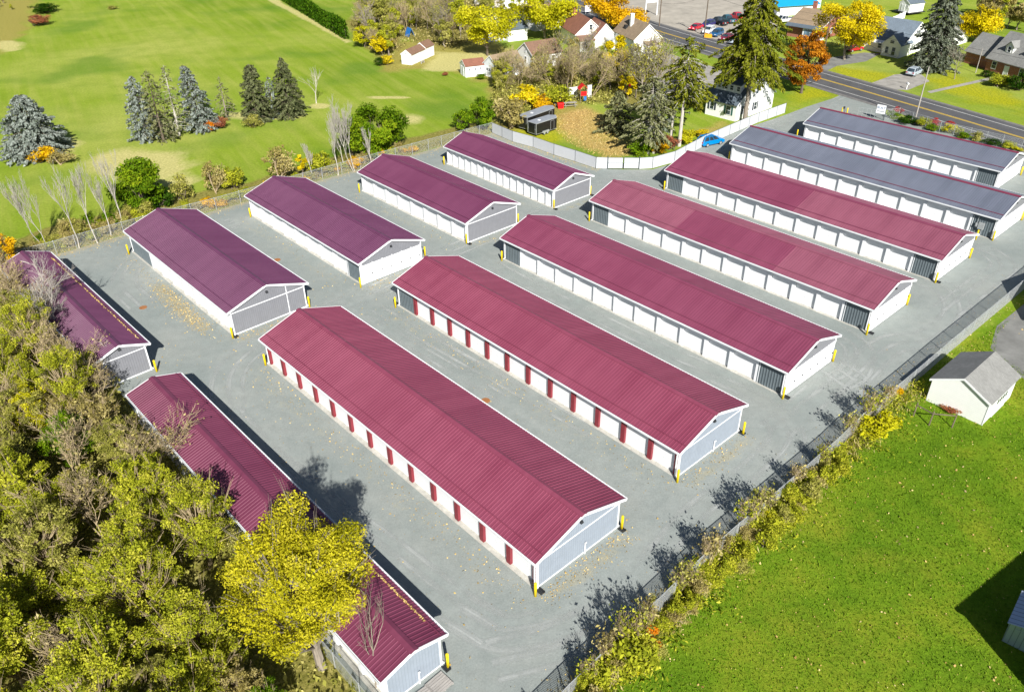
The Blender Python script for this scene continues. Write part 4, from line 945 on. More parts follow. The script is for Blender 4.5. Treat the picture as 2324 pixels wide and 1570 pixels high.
# green metal shed at the bottom right corner
M['green_metal'] = siding('pale_green_metal', (0.32, 0.40, 0.36), 'H', 3.2, 0.45, 0.4, 0.06, 0.6)
M['shed_roof'] = siding('pale_blue_metal_roof', (0.40, 0.47, 0.58), 'Y', 2.6, 0.4, 0.4, 0.05, 0.5)
sa = G(2273,1453); t = thing('metal_shed', 'pale green metal shed with a blue grey roof at the bottom right corner', 'shed', sa, R(-42))
mb = MB(); mb.box(0, 4.0, 0, 3.2, 0.0, 1.75); mb.build('wall', M['green_metal'], t)
block(t, -0.001, 4.001, -0.001, 3.201, 1.75, 0.55, 'green_metal', 'shed_roof', 'y', 0.14, z0=1.70, names=('gable_wall', 'roof'), th=0.05, trim=False)
mb = MB(); mb.box(0.4, 1.6, -0.03, -0.004, 0.05, 1.55); mb.build('door', M['green_metal'], t)

# houses that stand just outside the picture on the right (their shadows fall into it)
t = thing('house', 'two storey white house beyond the lower right edge, throwing its shadow over the lawn', 'house', (31.9,27.4,0), R(34))
block(t, 0.0, 15.0, -7.0, 0.0, 6.0, 0.9, 'wall_white', 'sh_grey', 'x', 0.2); F = face_xform('left', 11.0, 7.0)
t = thing('house', 'white house beyond the right edge, throwing its shadow over the fence and drive', 'house', (55.6,68.4,0), R(-15))
block(t, 0.2, 10, 0.2, 8.4, 3.6, 2.4, 'wall_white', 'sh_grey', 'y', 0.3)

# ---------------------------------------------------------------- vehicles
def car_paint(name, c):
    mt, t, p = nodes(name); p.inputs['Base Color'].default_value = (*c, 1); p.inputs['Roughness'].default_value = 0.3; p.inputs['Specular IOR Level'].default_value = 0.5
    p.inputs['Coat Weight'].default_value = 0.5; p.inputs['Coat Roughness'].default_value = 0.05
    f = noise(t, 3, 3, 0.6, coord(t)); t.links.new(ramp(t, f, [(0.3, tuple(v*0.93 for v in c)), (0.7, tuple(min(1, v*1.05) for v in c))]), p.inputs['Base Color']); return mt
M['lamp_red'] = paint('tail_lamp', (0.35, 0.01, 0.01), 0.2, 0.1); M['lamp_clear'] = paint('head_lamp', (0.7, 0.72, 0.75), 0.15, 0.05, spec=0.6)
PROF = {  # side profiles: (x, z) from rear to front, belt line; cabin bottom rear/front, top rear/front, roof height
    'suv':   dict(L=4.6, W=1.86, hull=[(-2.3,0.42),(-2.3,0.78),(-2.22,1.02),(1.0,1.03),(1.9,0.93),(2.22,0.78),(2.3,0.55),(2.26,0.34)], cb=(-2.2,1.15), ct=(-1.75,0.30), rh=1.66, belt=1.0),
    'sedan': dict(L=4.7, W=1.80, hull=[(-2.35,0.42),(-2.35,0.72),(-2.28,0.95),(-1.55,0.99),(0.95,0.96),(1.95,0.84),(2.28,0.68),(2.35,0.5),(2.3,0.3)], cb=(-1.75,1.15), ct=(-1.05,0.25), rh=1.43, belt=0.95),
    'hatch': dict(L=4.2, W=1.76, hull=[(-2.1,0.42),(-2.1,0.75),(-2.0,0.98),(0.9,0.97),(1.75,0.85),(2.05,0.68),(2.1,0.5),(2.05,0.3)], cb=(-2.0,1.05), ct=(-1.6,0.2), rh=1.5, belt=0.95),
    'pickup':dict(L=5.6, W=1.95, hull=[(-2.8,0.55),(-2.8,1.08),(-2.75,1.12),(1.3,1.12),(2.5,1.05),(2.75,0.85),(2.8,0.6),(2.75,0.42)], cb=(-0.75,1.45), ct=(-0.55,0.75), rh=1.85, belt=1.08)}
_car_meshes = {}
wm2, rm2 = wheel_mesh(0.34, 0.23), rim_mesh(0.34, 0.23)
def car(kind, label, cat, loc, rz, paintname, group=None, rails=False):
    P = PROF[kind]; L, W = P['L'], P['W']; pm = M[paintname]
    t = thing('parked_car' if kind != 'pickup' else 'pickup_truck', label, cat, loc, rz, group)
    bm = bmesh.new(); sill = 0.28 if kind != 'pickup' else 0.42
    hull = P['hull'] + [(L/2-0.25, sill), (-L/2+0.15, sill)]
    k = len(hull); rows = []
    for yy, sc in ((-W/2, 0.0), (-W/2+0.10, 1.0), (W/2-0.10, 1.0), (W/2, 0.0)):
        r = []
        for x, z in hull:
            if sc == 0.0: x *= 0.965; z = 0.62 + (z-0.62)*0.86
            r.append(bm.verts.new((x, yy, z)))
        rows.append(r)
    for a, b in zip(rows[:-1], rows[1:]):
        for i in range(k): bm.faces.new((a[i], a[(i+1)%k], b[(i+1)%k], b[i]))
    bm.faces.new(rows[0][::-1]); bm.faces.new(rows[-1])
    bmesh.ops.recalc_face_normals(bm, faces=bm.faces)
    if kind == 'pickup':     # open bed
        pass
    me = bpy.data.meshes.new('body'); bm.to_mesh(me); bm.free(); me.materials.append(pm)
    body = link('body', me, t); bv = body.modifiers.new('bevel', 'BEVEL'); bv.width = 0.05; bv.segments = 2; bv.limit_method = 'ANGLE'; bv.angle_limit = R(25)
    b0, b1 = P['cb']; t0, t1 = P['ct']; z0, z1 = P['belt'], P['rh']; w0, w1 = W/2-0.06, W/2-0.24
    mb = MB(); mb.hexa([(b0,-w0,z0),(b1,-w0,z0),(b1,w0,z0),(b0,w0,z0),(t0,-w1,z1-0.03),(t1,-w1,z1-0.03),(t1,w1,z1-0.03),(t0,w1,z1-0.03)]); mb.build('cabin_glass', M['glass'], t)
    mb = MB(); mb.hexa([(t0-0.06,-w1-0.02,z1-0.06),(t1+0.06,-w1-0.02,z1-0.06),(t1+0.06,w1+0.02,z1-0.06),(t0-0.06,w1+0.02,z1-0.06),(t0+0.06,-w1+0.1,z1+0.03),(t1-0.1,-w1+0.1,z1+0.03),(t1-0.1,w1-0.1,z1+0.03),(t0+0.06,w1-0.1,z1+0.03)])
    mb.build('roof', pm, t)
    for s in (-1, 1):
        mb = MB(); mb.bar((b0,s*w0,z0-0.02),(t0,s*(w1+0.01),z1-0.04),0.12,0.07); mb.build('pillar', pm, t); mb = MB(); mb.bar((b1,s*w0,z0-0.02),(t1,s*(w1+0.01),z1-0.04),0.07,0.07); mb.build('pillar', pm, t)
        for fr in (0.36, 0.66):
            xb = b0+(b1-b0)*fr; xt = t0+(t1-t0)*fr
            if kind == 'pickup' and fr > 0.5: continue
            mb = MB(); mb.bar((xb,s*(w0+0.01),z0-0.02),(xt,s*(w1+0.015),z1-0.04),0.09,0.05); mb.build('pillar', pm, t)
    if rails:
        mb = MB()
        for s in (-1, 1): mb.bar((t0+0.1,s*(w1-0.08),z1+0.06),(t1-0.3,s*(w1-0.08),z1+0.06),0.05,0.05)
        mb.build('roof_rails', M['black'], t)
    if kind == 'pickup':
        mb = MB(); mb.box(-2.66, b0-0.12, -W/2+0.22, W/2-0.22, 1.09, 1.135); mb.build('bed_liner', M['black'], t)
        mb = MB(); mb.box(-2.74,b0-0.05,-W/2+0.04,-W/2+0.14,1.09,1.19); mb.box(-2.74,b0-0.05,W/2-0.14,W/2-0.04,1.09,1.19); mb.box(-2.78,-2.68,-W/2+0.1,W/2-0.1,1.08,1.19); mb.build('bed_rails', pm, t)
    for s in (-1, 1):
        mb = MB(); mb.box(L/2-0.22, L/2-0.045, s*(W/2-0.38)-0.2, s*(W/2-0.38)+0.2, 0.62, 0.80); mb.build('headlight', M['lamp_clear'], t)
        mb = MB(); mb.box(-L/2-0.015, -L/2+0.12, s*(W/2-0.26)-0.16, s*(W/2-0.26)+0.16, 0.72, 0.94); mb.build('taillight', M['lamp_red'], t)
        mb = MB(); mb.box(b1-0.35, b1-0.2, s*(W/2+0.02)-0.09, s*(W/2+0.02)+0.09, z0+0.02, z0+0.16); mb.build('mirror', pm, t)
    mb = MB(); mb.box(-L/2-0.03, -L/2+0.2, -W/2+0.12, W/2-0.12, 0.30, 0.5); mb.box(L/2-0.3, L/2-0.01, -W/2+0.2, W/2-0.2, 0.32, 0.5); mb.build('bumper', M['black'], t)
    mb = MB(); mb.box(-L/2-0.025, -L/2, -0.2, 0.2, 0.72, 0.84); mb.build('number_plate', M['white'], t)
    for x in (-L*0.295, L*0.30):
        for s in (-1, 1):
            wq = link('wheel', wm2, t, (x, s*(W/2-0.10), 0.34)); link('rim', rm2, wq)
    return t
for nm, c in (('car_blue',(0.0,0.20,0.52)),('car_red',(0.50,0.01,0.03)),('car_purple',(0.035,0.03,0.14)),('car_white',(0.75,0.76,0.78)),('car_navy',(0.012,0.09,0.22)),('car_maroon',(0.20,0.008,0.03)),('car_silver',(0.40,0.46,0.52)),('car_black',(0.012,0.014,0.018)),('car_teal',(0.02,0.11,0.15))): M[nm] = car_paint(nm, c)
def yaw_from(p, q): a, b = G(*p), G(*q); return math.atan2(b.y-a.y, b.x-a.x)
car('suv', 'bright blue sport utility car parked along the grey privacy fence', 'car', G(1612,328), yaw_from((1590,333),(1638,323)), 'car_blue', rails=True)
gl = 'cars parked in the lot across the road'
def lotcar(kind, label, p, q, col, cat='car'):
    a, b = G(*p), G(*q); c = (a+b)/2; return car(kind, label, cat, c, math.atan2(b.y-a.y, b.x-a.x), col, gl)
lotcar('sedan', 'bright red car at the left end of the parked cars, partly behind the white one', (1590,64), (1568,71), 'car_red')
lotcar('suv', 'dark purple estate car behind the white one in the lot', (1622,56), (1591,66), 'car_purple')
lotcar('suv', 'white sport utility car beside the wooden utility pole in the lot', (1618,70), (1597,81), 'car_white')
lotcar('suv', 'dark blue sport utility car right of the utility pole in the lot', (1640,76), (1612,88), 'car_navy')
lotcar('sedan', 'dark maroon car in the front row of the lot', (1662,86), (1634,96), 'car_maroon')
lotcar('suv', 'silver sport utility car at the right end of the front row of the lot', (1682,93), (1654,104), 'car_silver')
lotcar('pickup', 'black pickup truck in the back row of the lot', (1648,61), (1612,51), 'car_black', 'pickup')
lotcar('pickup', 'dark teal sport utility car in the back row of the lot', (1664,56), (1636,46), 'car_teal', 'car')
lotcar('pickup', 'bright red pickup truck at the back right of the lot', (1688,50), (1656,40), 'car_red', 'pickup')
car('pickup', 'white pickup truck beside the brick house under the blue roof', 'pickup', G(1778,52), yaw_from((1800,51),(1765,53)), 'car_white')
car('sedan', 'red car half hidden behind the trunk of the yellow tree across the road', 'car', G(1937,116), yaw_from((1915,118),(1962,110)), 'car_red')
car('suv', 'silver blue car in the shaded drive under the dark spruce', 'car', G(2074,170), yaw_from((2058,176),(2096,160)), 'car_silver')
car('sedan', 'dark blue car beneath the orange yellow tree by the road', 'car', G(1394,62), yaw_from((1376,66),(1412,56)), 'car_navy')

# black box trailers
def trailer(label, A_, B_, Ww, Hh):
    a, b = G(*A_), G(*B_); d = b-a; L = d.length
    t = thing('box_trailer', label, 'trailer', a, math.atan2(d.y, d.x), 'black box trailers behind the privacy fence')
    mb = MB(); mb.prism([(0,0.45),(L,0.45),(L,Hh),(0,Hh)], 'y', 0, Ww)
    n = len(mb.v); mb.v += [(L,0,0.45),(L+0.9,Ww/2,0.45),(L,Ww,0.45),(L,0,Hh),(L+0.9,Ww/2,Hh),(L,Ww,Hh)]
    for f in ((0,1,4,3),(1,2,5,4),(3,4,5),(2,1,0)): mb.f.append(tuple(n+i for i in f))
    mb.build('body', M['black_box'], t)
    mb = MB(); mb.prism([(0,0),(L,0),(L+0.9,Ww/2),(L,Ww),(0,Ww)], 'z', Hh, Hh+0.05); mb.build('roof', M['trailer_roof'], t)
    mb = MB()
    for z in (0.45, Hh-0.06): mb.box(0, L, -0.02, 0.0, z, z+0.06); mb.box(-0.02, 0, 0, Ww, z, z+0.06)
    for q in ((-0.02,-0.02),(-0.02,Ww-0.06)): mb.box(q[0], q[0]+0.06, q[1], q[1]+0.08, 0.45, Hh)
    mb.build('edge_trim', M['galv'], t)
    mb = MB(); mb.box(L-1.5, L-0.7, -0.025, -0.001, 0.5, Hh-0.25); dr = mb.build('side_door', M['black_box'], t)
    mb = MB(); 
    for q in (L-1.52, L-0.7): mb.box(q, q+0.04, -0.035, -0.001, 0.5, Hh-0.25)
    mb.box(L-1.5, L-0.7, -0.035, -0.001, Hh-0.25, Hh-0.21); mb.build('frame', M['galv'], dr)
    mb = MB(); mb.box(-0.04, -0.021, 0.1, Ww-0.1, 0.55, Hh-0.12); rr = mb.build('ramp_door', M['black_box'], t)
    mb = MB()
    for yy in (0.22, Ww-0.22): mb.tube([(-0.06,yy,0.6),(-0.06,yy,Hh-0.2)], 0.02, 6); mb.box(-0.09,-0.05,yy-0.05,yy+0.05,1.2,1.4)
    mb.build('lock_bars', M['galv'], rr)
    for xx in (L*0.38, L*0.38+0.75):
        for yy in (-0.02, Ww+0.02): wq = link('wheel', wm, t, (xx, yy, 0.33)); link('rim', rm, wq)
    mb = MB(); mb.prism([(L*0.38-0.45,0.45),(L*0.38+1.2,0.45),(L*0.38+1.1,0.72),(L*0.38-0.35,0.72)], 'y', -0.16, 0.0); mb.build('fender', M['galv'], t)
    mb = MB(); mb.box(L*0.3, L*0.3+0.35, Ww*0.4, Ww*0.4+0.35, Hh+0.05, Hh+0.15); mb.build('roof_vent', M['white'], t)
    return t
M['black_box'] = paint('black_trailer_skin', (0.010, 0.011, 0.013), 0.3, 0.2, 2, 0.4); M['trailer_roof'] = paint('trailer_roof', (0.27, 0.29, 0.32), 0.5, 0.12)
trailer('black box trailer with an open wheel arch, standing nearer the double gate', (1217,312), (1263,297), 2.1, 2.3)
trailer('longer black box trailer behind the other black trailer', (1197,300), (1258,277), 2.2, 2.5)

# ---------------------------------------------------------------- poles, wires, signs
M['barrier'] = paint('orange_yellow_plastic', (0.70, 0.33, 0.02), 0.5, 0.1)
M['pole'] = paint('pole_wood', (0.13, 0.10, 0.075), 0.9, 0.25, 2, 0.1, 0, (3, 3, 0.3)); M['pole_grey'] = paint('pole_grey_wood', (0.36, 0.33, 0.30), 0.9, 0.2, 2, 0.1, 0, (3, 3, 0.3))
def pole(label, base, top, H, mat='pole', arm=True, r=0.16, tz=0.0):
    a = G(*base); t = thing('utility_pole', label, 'utility pole', a, R(-60), 'wooden utility poles along the road')
    mb = MB(); mb.tube([(0,0,0),(0,0,H)], [r, r*0.65], 10); mb.build('pole', M[mat], t)
    if arm:
        mb = MB(); mb.box(-0.06, 0.06, -1.2, 1.2, H-0.7, H-0.55)
        for q in (-1.1, -0.5, 0.5, 1.1): mb.tube([(0,q,H-0.55),(0,q,H-0.35)], 0.05, 6)
        mb.build('crossarm', M[mat], t)
    if tz: mb = MB(); mb.tube([(0.35,0,H-2.3),(0.35,0,H-1.4)], 0.24, 10); mb.build('transformer', M['galv'], t)
    return a + Vector((0, 0, H))
P1 = pole('tall wooden utility pole among the parked cars across the road', (1598,82), None, 11.5, tz=1)
P2 = pole('dark wooden utility pole beside the yellow tree across the road', (1863,155), None, 11.0)
P3 = pole('pale grey leaning free pole inside the road fence near the sign', (2075,279), None, 9.6, 'pole_grey', False, 0.13)
P0 = pole('thin wooden utility pole by the lot behind the tan roofed house', (1496,60), None, 7.5, tz=0)
P4 = pole('slim pale pole standing beside the brick house at the right', (2214,166), None, 5.0, 'pole_grey', False, 0.09)
_d = (P2-P1); P5 = Vector((108, 112, 11))
def wire(label, pts, sag=0.8):
    mb = MB()
    for a, b in zip(pts[:-1], pts[1:]):
        n = 14; q = [a.lerp(b, i/n) - Vector((0,0,4*sag*(i/n)*(1-i/n))) for i in range(n+1)]
        mb.tube(q, 0.025, 4)
    o = mb.build('power_line', M['black'], None); tag(o, label, 'power line', 'overhead lines along the road')
wire('upper overhead line strung between the utility poles across the road', [P0-Vector((0,0,.4)), P1-Vector((0,0,.4)), P2-Vector((0,0,.4)), P5])
wire('lower overhead line strung between the utility poles across the road', [P0-Vector((0,0,1.8)), P1-Vector((0,0,1.8)), P2-Vector((0,0,1.8)), P5-Vector((0,0,1.4))], 1.0)
wire('service line from the grey pole to the pole by the yellow tree', [P3-Vector((0,0,.2)), P2-Vector((0,0,1.2))], 1.0)
t = thing('barrier', 'small orange yellow barrier at the foot of the pole among the parked cars', 'barrier', G(1607,86), R(-30))
mb = MB(); mb.prism([(-0.35,0),(0.35,0),(0.2,0.5),(0.12,0.9),(-0.12,0.9),(-0.2,0.5)], 'x', -0.9, 0.9); mb.build('barrier', M['barrier'], t)
# entrance sign
a, b = G(1984,270), G(2005,274); d = b-a
t = thing('entrance_sign', 'white entrance sign board on two posts beside the road fence', 'sign', a, math.atan2(d.y, d.x))
L = d.length; 
for xx in (0, L): mb = MB(); mb.tube([(xx,0,0),(xx,0,2.7)], 0.06, 8); mb.build('post', M['galv_dark'], t)
mb = MB(); mb.box(0.02, L-0.02, -0.05, 0.05, 1.1, 2.6); bd = mb.build('board', M['white'], t)
def text(s, size, loc, mat, parent):
    cu = bpy.data.curves.new('lettering', 'FONT'); cu.body = s; cu.size = size; cu.extrude = 0.006; cu.align_x = 'CENTER'; cu.align_y = 'CENTER'
    tmp = bpy.data.objects.new('tmp', cu); COL.objects.link(tmp); dg = bpy.context.evaluated_depsgraph_get(); me = bpy.data.meshes.new_from_object(tmp.evaluated_get(dg)); bpy.data.objects.remove(tmp)
    me.materials.clear(); me.materials.append(mat); o = link('lettering', me, parent, loc); o.rotation_euler.x = R(90); return o
text('BUILT', 0.55, (L*0.5, -0.058, 2.1), M['car_navy'], bd)
mb = MB(); mb.box(L*0.12, L*0.88, -0.06, -0.051, 1.45, 1.54); mb.build('lettering_strip', M['slate'], bd)
# lot sign across the road
a, b = G(1464,38), G(1490,35); d = b-a
t = thing('lot_sign', 'white sign board on two white posts in the paved lot at the top', 'sign', a, math.atan2(d.y, d.x)); L = d.length
for xx in (0, L): mb = MB(); mb.box(xx-0.12, xx+0.12, -0.12, 0.12, 0, 3.4); mb.build('post', M['white'], t)
mb = MB(); mb.box(-0.1, L+0.1, -0.1, 0.1, 3.4, 5.6); mb.build('board', M['white'], t)
a = G(1334,33); t = thing('roadside_sign', 'small pinkish white sign behind the orange yellow tree', 'sign', a, R(20))
mb = MB(); mb.box(-0.9,0.9,-0.08,0.08,0.7,2.3); mb.build('board', M['white'], t)
for xx in (-0.7,0.7): mb = MB(); mb.box(xx-0.05,xx+0.05,-0.05,0.05,0,0.7); mb.build('post', M['galv'], t)
# gate keypad and slide gate
t = thing('keypad', 'black gate keypad on a curved post between two pale yellow bollards', 'keypad', G(1915,262))
mb = MB(); mb.tube([(0,0,0),(0,0,1.0),(-0.15,0.05,1.25)], 0.04, 8); mb.build('post', M['black'], t); mb = MB(); mb.box(-0.32,-0.05,-0.1,0.12,1.2,1.6); mb.build('keypad_box', M['black'], t, bevel=0.02)
t = thing('slide_gate', 'low tubular slide gate beside the entrance sign', 'gate', G(1945,266), yaw_from((1945,266),(1983,272)))
L = (G(1983,272)-G(1945,266)).length
mb = MB()
for z in (0.15, 1.0, 1.75): mb.tube([(0,0,z),(L,0,z)], 0.03, 6)
for i in range(5): mb.tube([(L*i/4,0,0.1),(L*i/4,0,1.78)], 0.03, 6)
mb.build('gate_frame', M['galv'], t)
# mailbox across the road, playset, bench, bin
t = thing('mailbox', 'white mailbox on a post at the lawn edge across the road', 'mailbox', G(2057,203)); mb = MB(); mb.box(-0.06,0.06,-0.06,0.06,0,1.0); mb.build('post', M['white'], t)
mb = MB(); mb.prism([(-0.16,1.0),(0.16,1.0),(0.16,1.2),(0.08,1.32),(-0.08,1.32),(-0.16,1.2)], 'y', -0.35, 0.35); mb.build('box', M['white'], t)
M['red_plastic'] = paint('red_plastic', (0.62, 0.012, 0.015), 0.4, 0.08); M['blue_plastic'] = paint('blue_plastic', (0.02, 0.16, 0.50), 0.4, 0.1)
t = thing('playset', 'red roofed wooden playset tower with a blue panel in the back garden', 'playset', G(1322,231), R(10))
for xx in (-0.6,0.6):
    for yy in (-0.6,0.6): mb = MB(); mb.box(xx-0.06,xx+0.06,yy-0.06,yy+0.06,0,2.7); mb.build('post', M['old_wood'], t)
mb = MB(); mb.box(-0.7,0.7,-0.7,0.7,1.2,1.28); mb.build('deck', M['old_wood'], t)
mb = MB(); mb.prism([(-0.95,2.4),(0,3.3),(0.95,2.4),(0.95,2.48),(0,3.38),(-0.95,2.48)], 'y', -0.85, 0.85); mb.build('canopy', M['red_plastic'], t)
mb = MB(); mb.box(-0.55,0.55,-0.68,-0.62,1.3,2.1); mb.build('panel', M['red_plastic'], t); mb = MB(); mb.box(0.05,0.55,-0.72,-0.682,0.4,1.15); mb.build('kick_panel', M['blue_plastic'], t)
t = thing('slide', 'red plastic slide under the yellow slender tree', 'slide', G(1428,198), R(60))
mb = MB(); pr_ = [(2.4,1.9),(1.8,1.85),(0.9,0.9),(0.2,0.3),(-0.4,0.22)]
for (xa,za),(xb,zb) in zip(pr_[:-1], pr_[1:]):
    mb.hexa([(xb,-0.3,zb-0.04),(xa,-0.3,za-0.04),(xa,0.3,za-0.04),(xb,0.3,zb-0.04),(xb,-0.3,zb),(xa,-0.3,za),(xa,0.3,za),(xb,0.3,zb)])
    for s in (-0.3,0.26): mb.hexa([(xb,s,zb),(xa,s,za),(xa,s+0.04,za),(xb,s+0.04,zb),(xb,s,zb+0.2),(xa,s,za+0.2),(xa,s+0.04,za+0.2),(xb,s+0.04,zb+0.2)])
mb.build('chute', M['red_plastic'], t); mb = MB(); mb.tube([(2.3,-0.25,0),(2.3,-0.25,2.6)],0.04,6); mb.tube([(2.3,0.25,0),(2.3,0.25,2.6)],0.04,6); mb.build('ladder_legs', M['galv'], t)
t = thing('storage_tub', 'bright red plastic storage tub at the end of the wooden bench', 'tub', G(1272,246), R(8)); mb = MB(); mb.hexa([(-0.5,-0.35,0),(0.5,-0.35,0),(0.5,0.35,0),(-0.5,0.35,0),(-0.6,-0.42,0.9),(0.6,-0.42,0.9),(0.6,0.42,0.9),(-0.6,0.42,0.9)]); mb.build('tub', M['red_plastic'], t, bevel=0.04); mb = MB(); mb.box(-0.64,0.64,-0.46,0.46,0.9,1.0); mb.build('lid', M['red_plastic'], t, bevel=0.02)
t = thing('picnic_table', 'weathered picnic table with benches beside the red tub', 'table', G(1293,242), R(8))
mb = MB()
for i in range(4): mb.box(-1.3,1.3,-0.38+i*0.2,-0.2+i*0.2,0.72,0.76)
mb.build('table_top', M['grey_wood'], t)
for s in (-1,1):
    mb = MB(); mb.box(-1.3,1.3,s*0.75-0.13,s*0.75+0.13,0.42,0.46); mb.build('seat', M['grey_wood'], t)
    mb = MB(); xx = s*0.9; mb.bar((xx,-0.7,0),(xx,-0.2,0.72),0.08); mb.bar((xx,0.7,0),(xx,0.2,0.72),0.08); mb.bar((xx,-0.85,0.38),(xx,0.85,0.38),0.08); mb.build('leg_frame', M['grey_wood'], t)
for i,(v,l_) in enumerate((((1337,222),'white garden panel standing right of the red playset'),((1300,222),'low white garden shed side left of the red playset'))):
    t = thing('garden_screen', l_, 'screen', G(*v), R(25)); mb = MB(); mb.box(-0.5-i*0.5,0.5+i*0.5,-0.05,0.05,0.05,2.4-i*0.4); mb.build('panel', M['white'], t)
    for s in (-1,1): mb = MB(); mb.box(s*(0.45+i*0.5)-0.05,s*(0.45+i*0.5)+0.05,-0.08,0.08,0,2.5-i*0.4); mb.build('post', M['grey_wood'], t)
t = thing('tarp_frame', 'blue tarpaulin over a small frame in the thicket', 'tarpaulin', G(930,82), R(30))
mb = MB(); mb.prism([(-0.9,0),(0,2.0),(0.9,0),(0.8,0),(0,1.85),(-0.8,0)], 'y', -1.2, 1.2); mb.build('tarpaulin', M['blue_plastic'], t)
t = thing('porch_bench', 'small grey bench against the longer white shed', 'bench', G(957,143.5), yaw_from((935,148.4),(966,134))); 
mb = MB(); mb.box(-0.6,0.6,-0.45,-0.1,0.4,0.46); mb.build('seat', M['grey_wood'], t)
for s in (-0.55,0.55): mb = MB(); mb.box(s-0.04,s+0.04,-0.42,-0.12,0,0.4); mb.build('leg', M['grey_wood'], t)

# ---------------------------------------------------------------- vegetation
Y1 = [(0.13,0.10,0.004),(0.30,0.24,0.006),(0.52,0.42,0.010),(0.68,0.55,0.03)]
M['lf_yellow'] = leafmat('yellow_leaves', [(0.26,0.20,0.005),(0.52,0.42,0.008),(0.72,0.57,0.01),(0.80,0.66,0.04)])
M['lf_lime'] = leafmat('lime_yellow_leaves', [(0.22,0.22,0.007),(0.42,0.41,0.01),(0.60,0.56,0.018),(0.74,0.68,0.06)])
M['lf_greengold'] = leafmat('green_gold_leaves', [(0.19,0.19,0.009),(0.36,0.34,0.013),(0.52,0.47,0.02),(0.66,0.58,0.06)])
M['lf_gold'] = leafmat('golden_leaves', [(0.36,0.20,0.005),(0.62,0.37,0.008),(0.78,0.48,0.01),(0.85,0.58,0.03)])
M['lf_orange'] = leafmat('orange_leaves', [(0.14,0.10,0.01),(0.36,0.13,0.012),(0.52,0.20,0.012),(0.60,0.32,0.03)])
M['lf_flame'] = leafmat('flame_orange_leaves', [(0.50,0.14,0.008),(0.70,0.22,0.01),(0.80,0.34,0.02)])
M['lf_rust'] = leafmat('rust_red_leaves', [(0.18,0.06,0.03),(0.34,0.11,0.06),(0.42,0.20,0.08)])
M['lf_yg'] = leafmat('yellow_green_leaves', [(0.12,0.15,0.012),(0.27,0.30,0.02),(0.44,0.45,0.032),(0.62,0.58,0.08)])
M['lf_olive'] = leafmat('olive_leaves', [(0.13,0.14,0.025),(0.25,0.25,0.045),(0.42,0.40,0.09),(0.58,0.53,0.19)])
M['lf_tan'] = leafmat('dry_tan_leaves', [(0.16,0.13,0.035),(0.30,0.25,0.075),(0.45,0.38,0.14),(0.58,0.50,0.24)])
M['lf_green'] = leafmat('bright_green_leaves', [(0.03,0.075,0.004),(0.09,0.17,0.007),(0.17,0.27,0.01),(0.30,0.37,0.016)])
M['lf_deep'] = leafmat('deep_green_leaves', [(0.010,0.035,0.004),(0.03,0.075,0.006),(0.06,0.12,0.01)])
M['lf_red'] = leafmat('crimson_leaves', [(0.25,0.01,0.01),(0.48,0.03,0.03),(0.55,0.10,0.08)])
M['nd_blue'] = leafmat('blue_spruce_needles', [(0.07,0.085,0.06),(0.15,0.18,0.15),(0.25,0.285,0.255),(0.37,0.41,0.38)], 0.1)
M['nd_olive'] = leafmat('olive_spruce_needles', [(0.05,0.06,0.02),(0.12,0.13,0.05),(0.21,0.22,0.10),(0.31,0.31,0.17)], 0.1)
M['nd_dark'] = leafmat('dark_spruce_needles', [(0.03,0.04,0.016),(0.07,0.085,0.035),(0.13,0.145,0.065),(0.20,0.21,0.11)], 0.1)
M['nd_green'] = leafmat('norway_spruce_needles', [(0.035,0.05,0.006),(0.095,0.115,0.011),(0.18,0.195,0.016),(0.28,0.28,0.03)], 0.12)
M['nd_grey'] = leafmat('grey_spruce_needles', [(0.035,0.045,0.025),(0.085,0.10,0.065),(0.16,0.185,0.13),(0.27,0.29,0.23)], 0.1)
M['hedge'] = leafmat('hedge_leaves', [(0.015,0.045,0.003),(0.04,0.10,0.005),(0.09,0.17,0.008)], 0.15)
M['bark'] = paint('brown_bark', (0.13, 0.105, 0.08), 0.95, 0.35, 3, 0.1, 0, (3, 3, 0.5)); M['bark_pale'] = paint('pale_bark', (0.46, 0.43, 0.38), 0.9, 0.25, 3, 0.1, 0, (3, 3, 0.5)); M['bark_grey'] = paint('grey_bark', (0.25, 0.215, 0.175), 0.95, 0.3, 3, 0.1, 0, (3, 3, 0.5)); M['bark_tan'] = paint('tan_twigs', (0.33, 0.26, 0.16), 0.95, 0.3, 3, 0.1, 0, (3, 3, 0.5))

